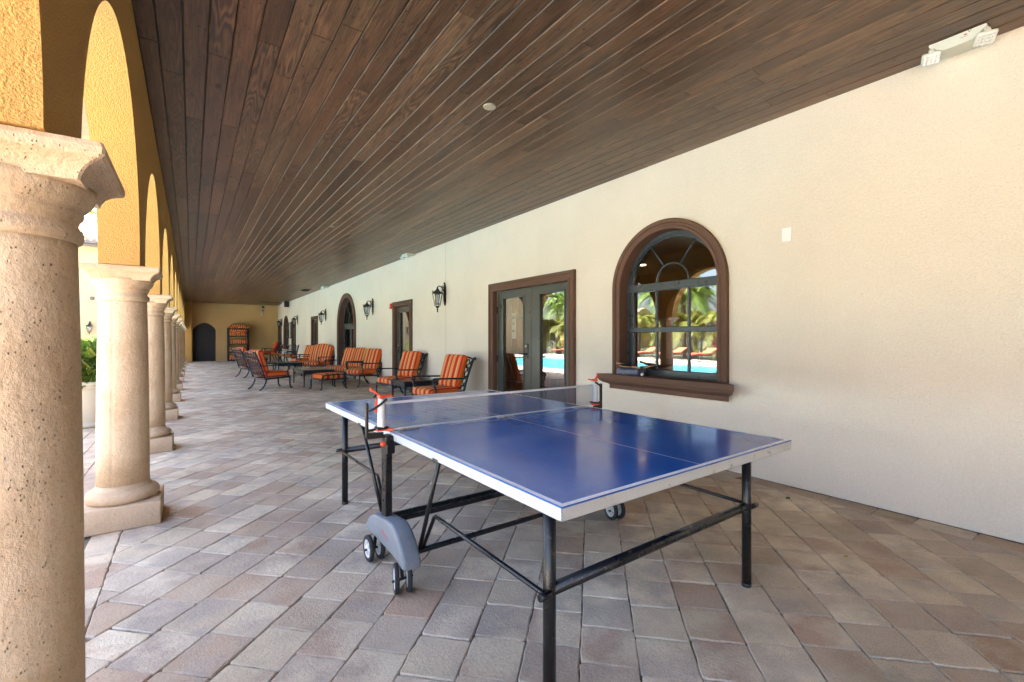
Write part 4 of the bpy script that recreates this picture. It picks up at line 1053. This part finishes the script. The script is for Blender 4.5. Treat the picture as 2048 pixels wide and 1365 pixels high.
# ------------------------------------------------------------------ small wall and ceiling fittings
def single(o, label, cat, group=None): return tag(o, label, cat, group)
m = MB(); m.box((XW - .004, 1.845, 2.166), (.008, .078, .122), .003)
for dz in (-.045, .045): m.lathe([(.004, 0), (.004, .002)], seg=8, mat=Matrix.Translation((XW - .008, 1.845, 2.166 + dz)) @ Matrix.Rotation(R(-90), 4, 'Y'))
single(m.build('cover_plate', simple("bright_white_plate", (.80, .82, .82), .4, 0, .03)), 'white blank cover plate high on the cream wall right of the arched window', 'cover plate')
m = MB(); m.box((XW - .006, 9.05, .40), (.012, .075, .12), .003); m.box((XW - .02, 9.05, .40), (.03, .06, .10), .006); single(m.build('outlet', simple("grey_outlet", (.30, .31, .31), .5)), 'grey weatherproof outlet low on the wall behind the side table', 'outlet')
m = MB(); m.box((XW - .006, 19.25, 1.12), (.012, .075, .12), .003); m.box((XW - .014, 19.25, 1.12), (.008, .02, .04), .003); single(m.build('light_switch', M_OFFW), 'pale switch plate beside the farther single door', 'switch')
st = empty('fire_strobe', (XW, 11.34, 2.09), 0, 'red fire alarm strobe at the top left of the single door', 'fire alarm')
MB().box((-.022, 0, 0), (.044, .12, .14), .012, seg=2).build('housing', M_RED, st); MB().box((-.05, 0, .01), (.022, .05, .07), .008).build('lens', M_WHITEP, st)
nb = empty('notice_board', (XW, 25.93, 1.68), 0, 'narrow black-framed glazed notice board between the far door and window', 'notice board')
MB().ringframe(-.04, .039, [(-.33, -.42), (.33, -.42), (.33, .42), (-.33, .42)], [(-.28, -.37), (.28, -.37), (.28, .37), (-.28, .37)]).build('frame', M_PLAS, nb)
MB().box((-.012, 0, 0), (.01, .56, .74)).build('panel', simple("pale_notice_paper", (.50, .54, .58), .25, 0, .1), nb)
def disc(x, y, r_, label, nm, cat):
    return single(MB().lathe([(r_ * .92, ZC - .010), (r_, ZC - .005), (r_, ZC + .002)], (x, y, 0), 28).build(nm, simple("tan_ceiling_fitting", (.36, .33, .25), .6, 0, .05)), label, cat)
disc(2.03, 3.20, .055, 'small round tan blank plate on the plank ceiling', 'ceiling_plate', 'ceiling plate')
disc(2.0, 8.2, .04, 'tiny round fitting on the ceiling farther down the arcade', 'ceiling_plate', 'ceiling plate')
for (x, y, wx, wy, lb) in ((3.75, 19.6, .28, .75, 'dark slotted ceiling vent above the third lantern'), (3.45, 27.4, .9, .30, 'wide dark ceiling vent near the end wall')):
    m = MB(); m.box((x, y, ZC - .006), (wx, wy, .012), .003)
    k = int(max(wx, wy) / .03)
    for i in range(k):
        if wy > wx: m.box((x, y - wy / 2 + .02 + i * .03, ZC - .014), (wx - .03, .006, .008))
        else: m.box((x - wx / 2 + .02 + i * .03, y, ZC - .014), (.006, wy - .03, .008))
    single(m.build('ceiling_vent', M_DARKDOOR), lb, 'vent', 'ceiling vents')
sp = empty('loudspeaker', (4.03, 25.9, 3.02), 0, 'black loudspeaker hung under the ceiling near the far corner', 'loudspeaker')
MB().box((0, 0, 0), (.22, .24, .28), .02, seg=2).build('cabinet', M_PLAS, sp); MB().box((-.02, 0, .16), (.05, .05, .05)).build('bracket', M_BLACK, sp); MB().lathe([(.07, 0), (.075, .006), (.03, .012), (0, .014)], seg=18, mat=Matrix.Translation((0, -.12, .02)) @ Matrix.Rotation(R(90), 4, 'X')).build('driver', M_RUBBER, sp)
sc_ = empty('security_camera', (3.38, YE, 2.86), 0, 'white dome security camera on the end wall near the ceiling', 'security camera')
MB().lathe([(.075, 0), (.08, .05), (.07, .11), (.0, .13)], seg=20, mat=Matrix.Rotation(R(90), 4, 'X')).build('housing', M_OFFW, sc_); MB().lathe([(.045, 0), (.04, .03), (.0, .045)], seg=16, mat=Matrix.Translation((0, -.125, 0)) @ Matrix.Rotation(R(90), 4, 'X')).build('dome', M_PLAS, sc_)
m = MB(); m.box((3.37, YE - .04, 2.66), (.10, .08, .17), .012); m.box((3.37, YE - .085, 2.68), (.05, .01, .05), .004); single(m.build('junction_box', M_OFFW), 'small white box on the end wall right under the dome camera', 'box')
m = MB(); m.lathe([(.05, 0), (.06, .04), (.04, .08), (0, .1)], seg=18, mat=Matrix.Translation((3.42, YE, 3.08)) @ Matrix.Rotation(R(90), 4, 'X')); m.bb(3.36, 3.48, YE - .02, YE, 3.03, 3.14, .01); single(m.build('siren', M_PLAS), 'black round horn on the end wall just under the ceiling', 'siren')

# ------------------------------------------------------------------ things on the sill
zs_ = .845
bag = MB(); cushion(bag, (0, 0, .04), (.20, .30, .085), .25); bg_ = tag(bag.build('paddle_bag', simple("navy_grey_bag_cloth", (.085, .10, .15), .4, 0, .5, 14, .5, 25), loc=(XW - .055, 3.50, zs_)), 'crumpled dark blue bag under the paddles on the window sill', 'bag'); bg_.rotation_euler = (0, 0, R(8))
def paddle(label, loc, rot, rub):
    r_ = empty('paddle', loc, 0, label, 'paddle', 'table tennis paddles on the sill'); r_.rotation_euler = [R(a) for a in rot]
    bl = [(.076 * math.cos(R(a)), .085 + .080 * math.sin(R(a))) for a in range(-70, 251, 12)]; bl = [(-.014, .004)] * 0 + bl
    MB().prism(bl, 'z', -.0035, .0035).build('blade', simple("pale_plywood", (.55, .36, .18), .5), r_)
    rb = [(x * .985, .002 + (y - .085) * .985 + .085) for x, y in bl]
    MB().prism(rb, 'z', .0036, .0056).build('rubber', rub, r_); MB().prism(rb, 'z', -.0056, -.0036).build('rubber', M_PLAS, r_)
    MB().lathe([(.013, -.100), (.016, -.095), (.013, -.04), (.013, .015)], seg=12, mat=Matrix.Rotation(R(-90), 4, 'X'), sy=.8).build('handle', simple("orange_wood", (.52, .26, .09), .45), r_)
    return r_
rr_ = simple("red_rubber", (.36, .05, .025), .6)
paddle('red paddle, topmost on the blue bag on the sill', (XW - .07, 3.60, zs_ + .118), (-9, 3, 188), rr_)
paddle('paddle with an orange wooden handle lying under the red one', (XW - .10, 3.44, zs_ + .100), (6, -4, 10), M_PLAS)
paddle('dark paddle leaning off the bag towards the glass', (XW + .01, 3.36, zs_ + .085), (14, 6, 172), M_PLAS)
tag(MB().lathe([(.0001, -.02), (.0077, -.0185), (.0141, -.0141), (.0185, -.0077), (.02, 0), (.0185, .0077), (.0141, .0141), (.0077, .0185), (.0001, .02)], seg=20).build('ball', M_WHITEP, loc=(XW - .09, 3.315, zs_ + .021)), 'white table tennis ball beside the bag on the sill', 'ball')
# ------------------------------------------------------------------ notice on the french door
nt_ = empty('paper_notice', (XD + .034, 6.05, 1.47), 0, 'two white printed sheets taped inside the left french door', 'notice')
MB().box((0, 0, .0), (.002, .14, .42)).build('sheet', M_PAPER, nt_)
k_ = MB()
for i, (zz, w_) in enumerate(((.15, .07), (.125, .09), (.05, .06), (.025, .05), (-.07, .07), (-.09, .08))): k_.box((-.0018, 0, zz), (.001, w_, .010))
k_.build('print', M_INK, nt_)
# ------------------------------------------------------------------ fallen leaves
def fallen(x, y, ang, L, mat, label):
    n = 7; vs = []
    for i in range(n + 1):
        t_ = i / n; w_ = L * .28 * math.sin(math.pi * min(1, t_ * 1.02)) ** .8 * (1 - .25 * t_)
        vs += [(-w_, (t_ - .5) * L, .004 + .02 * abs(t_ - .5) * L * 6), (0, (t_ - .5) * L, .001 + .02 * abs(t_ - .5) * L * 4), (w_, (t_ - .5) * L, .006 + .02 * abs(t_ - .5) * L * 6)]
    m = MB(); m.add(vs, [(i * 3 + j, i * 3 + j + 1, i * 3 + j + 4, i * 3 + j + 3) for i in range(n) for j in (0, 1)])
    o_ = m.build('fallen_leaf', mat, loc=(x, y, .002), fix=False); o_.rotation_euler = (0, 0, R(ang)); return tag(o_, label, 'leaf', 'fallen leaves on the paving')
lb = simple("leaf_brown", (.22, .11, .03), .8); lg_ = simple("leaf_olive", (.10, .15, .03), .7); ly_ = simple("leaf_yellow", (.42, .36, .06), .7)
fallen(4.05, 2.17, 70, .10, lb, 'curled brown leaf at the foot of the wall behind the table leg'); fallen(4.10, 2.12, 20, .08, lb, 'second brown leaf touching the curled one at the foot of the wall')
fallen(3.85, 1.68, 100, .07, lg_, 'green leaf on the paving near the wall'); fallen(3.10, 1.04, 80, .04, ly_, 'yellow leaf on the paving in front of the wall'); fallen(2.95, 2.3, 60, .04, ly_, 'small yellow leaf under the table')

# ------------------------------------------------------------------ outside: planter, wing, pool side
def leaf_cloud(mb, c, rx, ry, rz, n, L, rnd, up=.3):
    for _ in range(n):
        while True:
            p = Vector((rnd.uniform(-1, 1), rnd.uniform(-1, 1), rnd.uniform(-1, 1)))
            if .25 < p.length < 1: break
        q = Vector((c[0] + p.x * rx, c[1] + p.y * ry, c[2] + p.z * rz))
        d = (p + Vector((rnd.gauss(0, .5), rnd.gauss(0, .5), rnd.gauss(up, .5)))).normalized(); s = d.cross(Vector((rnd.gauss(0, 1), rnd.gauss(0, 1), rnd.gauss(0, 1)))).normalized()
        l = L * rnd.uniform(.6, 1.3); w_ = l * .3; nrm = d.cross(s) * l * .12
        mb.add([q, q + d * l * .45 + s * w_ + nrm, q + d * l, q + d * l * .45 - s * w_ + nrm], [(0, 1, 2, 3)])
rnd = random.Random(11)
pl = empty('planter', (-1.21, 8.95, 0), 0, 'round cream planter with green and yellow leaves outside the columns', 'planter')
MB().lathe([(.27, 0), (.30, .02), (.305, .06), (.295, .07), (.31, .10), (.345, .52), (.355, .55), (.345, .565), (.37, .58), (.385, .62), (.38, .66), (.34, .66), (.33, .60)], seg=48).build('pot', M_TERRA, pl)
m = MB(); m.lathe([(.0, .58), (.33, .585)], seg=32); m.build('soil', M_GROUND, pl, fix=False)
m = MB(); leaf_cloud(m, (0, 0, .88), .42, .42, .30, 420, .16, rnd); m.build('foliage', M_LEAFG, pl, fix=False)
m = MB(); leaf_cloud(m, (.05, -.15, .82), .36, .3, .22, 150, .19, rnd); m.build('foliage', M_LEAFY, pl, fix=False)
m = MB(); leaf_cloud(m, (0, 0, 0.6), .9, .5, .55, 900, .14, rnd); tag(m.build('shrub', M_LEAFG, loc=(-3.1, 26.5, .2), fix=False), 'leafy green shrub in front of the pale yellow wing', 'shrub')

wg = empty('wing_building', (0, 0, 0), 0, 'pale yellow wing with clay tile roof seen between the first two columns', 'building')
YW = 31.2
MB().bb(-16, -.55, YW, YW + 8, 0, 6.0).build('wall', M_WING, wg)
m = MB()
for z in (3.28,): m.bb(-16, -.55, YW - .012, YW, z - .012, z + .012)
m.build('band', simple("wing_joint", (.46, .38, .24), .8), wg)
m = MB(); m.bb(-16.4, -.2, YW - .55, YW - .43, 6.02, 6.16, .01); m.bb(-16.4, -.2, YW - .43, YW, 5.93, 6.0); m.build('gutter', M_GUTTER, wg)
m = MB()                                                     # barrel tiles
for i in range(64):
    xx = -16.2 + i * .25
    for j in range(12):
        y0, z0 = YW - .5 + j * .36, 6.17 + j * .16
        m.tube([(xx, y0, z0 + .02), (xx, y0 + .42, z0 + .17)], [.10, .085], 8)
m.bb(-16.3, -.4, YW - .42, YW + .1, 6.05, 6.12)
vs = [(-16.3, YW - .48, 6.13), (-.4, YW - .48, 6.13), (-.4, YW + 4, 8.1), (-16.3, YW + 4, 8.1)]; m.add(vs, [(0, 1, 2, 3)]); m.build('roof', M_TILE, wg, fix=False)
w2 = dup(ln, (-4.05, YW, 2.05), R(-90), 'blue-grey wall lantern on the pale yellow wing outside'); w2.scale = (1.15, 1.15, 1.15); w2.rotation_euler = (0, 0, R(90)); w2.location = (-4.19, YW, 1.88); w2['group'] = 'lantern on the wing'
m = MB(); m.lathe([(.08, 0), (.09, .05), (.05, .12), (0, .14)], seg=16, mat=Matrix.Translation((-4.1, YW, 3.30)) @ Matrix.Rotation(R(90), 4, 'X')); m.box((-4.1, YW - .012, 3.30), (.16, .024, .12), .004); single(m.build('flood_light', M_GUTTER), 'small dark fitting high on the pale yellow wing', 'light')

def palm(name, label, loc, h, sc=1, nf=26, seed=1, mat=M_LEAFG):
    rd = random.Random(seed); r_ = empty(name, loc, rd.random() * 6, label, 'palm tree', 'palms beyond the pool')
    tr = MB(); tr.tube([(0, 0, -.5), (.03, 0, h * .3), (.10, .02, h * .65), (.12, .03, h)], [.20 * sc, .16 * sc, .14 * sc, .13 * sc], 12); tr.build('trunk', M_TRUNK, r_)
    cr = MB(); top = Vector((.12, .03, h))
    for i in range(nf):
        az = i * 2.399 + rd.random() * .4; el = R(rd.uniform(-20, 75)); L = rd.uniform(1.7, 2.4) * sc
        d = Vector((math.cos(az), math.sin(az), 0)); pts = []
        for k in range(13):
            t_ = k / 12; pts.append(top + d * (L * (math.cos(el) * t_ + .0)) * (1 - .12 * t_) + Vector((0, 0, L * (math.sin(el) * t_ - .62 * t_ * t_))))
        cr.tube(pts, [.02 * (1 - .8 * k / 12) for k in range(13)], 4)
        sd_ = d.cross(Vector((0, 0, 1)))
        for k in range(2, 13):
            for hh in (0, .5):
                if k == 12 and hh: continue
                p = pts[k] if not hh else (pts[k] + pts[k + 1]) / 2
                ll = (.55 - .35 * abs(k / 12 - .45)) * sc
                tg = (pts[min(k + 1, 12)] - pts[k - 1]).normalized()
                for s in (-1, 1):
                    e_ = (sd_ * s + tg * .7 + Vector((0, 0, -.35 + rd.gauss(0, .1)))).normalized(); w_ = tg * .022 * sc
                    cr.add([p - w_, p + w_, p + e_ * ll * .6 + w_, p + e_ * ll + Vector((0, 0, -.06)), p + e_ * ll * .6 - w_], [(0, 1, 2, 3, 4)])
    cr.build('crown', mat, r_, fix=False); return r_
pp = palm('palm_tree', 'tall feathery palm beyond the pool', (-18.5, 9.5, -.4), 5.6, 1.25, 30, 3)
for (x, y, z, rz) in ((-19.5, 18.6, -.9, 40), (-19.5, 28, -.9, 140), (-18.3, 2.0, -.2, 210), (-20, 40, .2, 80), (-23, 23.5, -.6, 20), (-22.5, 33, 0, 170), (-24, 5, .3, 250), (-25, 28, .6, 330), (-21, 20, -.9, 10), (-19, 29.6, -1.5, 280), (-20.5, 33.5, -.8, 60), (-27, 23, -.5, 35), (-28, 38, -.2, 190)): dup(pp, (x, y, z), R(rz), 'tall feathery palm beyond the pool')
p2 = palm('palm_tree', 'low yellow-green palm beyond the pool', (-16.9, 21, -.4), 2.6, 1.0, 26, 5, M_LEAFY)
for (x, y, rz) in ((-17.0, 13.0, 60), (-16.8, 31, 120), (-17, 6, 200), (-16.9, 24.5, 250), (-17.2, 17, 20), (-17.1, 27.5, 310), (-17, 9.5, 95), (-17.3, 35, 45), (-17.3, 18.8, 230), (-17.2, 29.4, 15), (-17.4, 33, 160), (-17.2, 15.2, 290)): dup(p2, (x, y, -.4), R(rz), 'low yellow-green palm beyond the pool')
p3 = palm('palm_tree', 'palm whose fronds show over the tiled roof of the wing', (-6.6, 41, 0), 9.6, 1.4, 26, 9); p3['group'] = 'palm behind the wing'
# hedge, fence, far houses, loungers
m = MB()
for k in range(46): leaf_cloud(m, (0, -14 + k * 1.05, .45), .35, .6, .5, 110, .12, rnd)
tag(m.build('hedge', M_LEAFG, loc=(-17.9, 8, 0), fix=False), 'clipped green hedge behind the pool fence', 'hedge')
m = MB(); leaf_cloud(m, (0, 0, .7), .6, .6, .6, 300, .22, rnd); rs = tag(m.build('shrub', M_LEAFR, loc=(-16.6, 9.6, 0), fix=False), 'red-leaved shrub by the pool fence', 'shrub', 'red shrubs by the pool')
r2 = rs.copy(); COL.objects.link(r2); r2.location = (-16.6, 14.6, 0)
fn = empty('pool_fence', (-16.1, 0, 0), 0, 'black metal picket fence along the far side of the pool', 'fence')
m = MB()
for k in range(380): m.bb(-.009, .009, -6 + k * .11 - .009, -6 + k * .11 + .009, 0, 1.2)
m.build('pickets', M_IRON, fn)
m = MB()
for z in (.12, 1.08): m.bb(-.016, .016, -6, 36, z - .016, z + .016)
m.build('rail', M_IRON, fn)
for k in range(18):
    MB().bb(-.03, .03, -6.06 + k * 2.4, -6.0 + k * 2.4, -.02, 1.28, .004).build('post', M_IRON, fn)
def lounger(label):
    r_ = empty('sun_lounger', (0, 0, 0), 0, label, 'sun lounger', 'orange sun loungers by the pool'); f = MB()
    for s in (-1, 1): f.tube([(s * .32, -.95, .34), (s * .32, .35, .34)], .018, 8); f.tube([(s * .32, .35, .34), (s * .32, .95, .60)], .018, 8)
    for yy in (-.95, -.3, .35): f.tube([(-.32, yy, .34), (.32, yy, .34)], .016, 8)
    f.tube([(-.32, .95, .60), (.32, .95, .60)], .018, 8); f.build('frame', M_IRON, r_)
    for s in (-1, 1):
        for yy in (-.8, .3): MB().tube([(s * .32, yy, .34), (s * .33, yy - .03, .15), (s * .33, yy + .02, 0)], .018, 8).build('leg', M_IRON, r_)
    c = MB(); cushion(c, (0, -.3, .41), (.60, 1.28, .10), .1); T = Matrix.Translation((0, .34, .39)) @ Matrix.Rotation(R(22), 4, 'X'); cushion(c, (0, .36, .04), (.60, .74, .10), .1, T)
    c.build('cushion', simple("orange_canvas", (.40, .11, .05), .9), r_); return r_
l0 = lounger('orange-cushioned sun lounger across the pool'); l0.location = (-14.4, 5, 0); l0.rotation_euler = (0, 0, R(90))
for k in range(1, 12): dup(l0, (-14.4 + random.uniform(-.15, .15), 5 + k * 1.9, 0), R(90 + random.uniform(-6, 6)), 'orange-cushioned sun lounger across the pool')
hs = empty('villa', (-62, 30, -1), 0, 'amber two-storey villa with tile roof far across the pool', 'house', 'villas across the pool')
MB().bb(-5, 5, -9, 9, -.4, 5.6).build('wall', M_FARB, hs)
m = MB(); m.prism([(-5.8, 5.6), (5.8, 5.6), (0, 8.0)], 'y', -9.7, 9.7); m.build('roof', M_TILE, hs)
for zz in (1.4, 4.0):
    for yy in (-6.5, -2.2, 2.2, 6.5):
        w_ = MB().bb(5.0, 5.08, yy - .8, yy + .8, zz - .75, zz + .75).build('window', M_OFFW, hs); MB().bb(5.081, 5.09, yy - .68, yy + .68, zz - .63, zz + .63).build('pane', simple("far_pane", (.06, .09, .12), .08), w_)
dup(hs, (-62, 66, -1), 0, 'amber two-storey villa with tile roof far across the pool'); dup(hs, (-62, -6, -1), 0, 'amber two-storey villa with tile roof far across the pool')
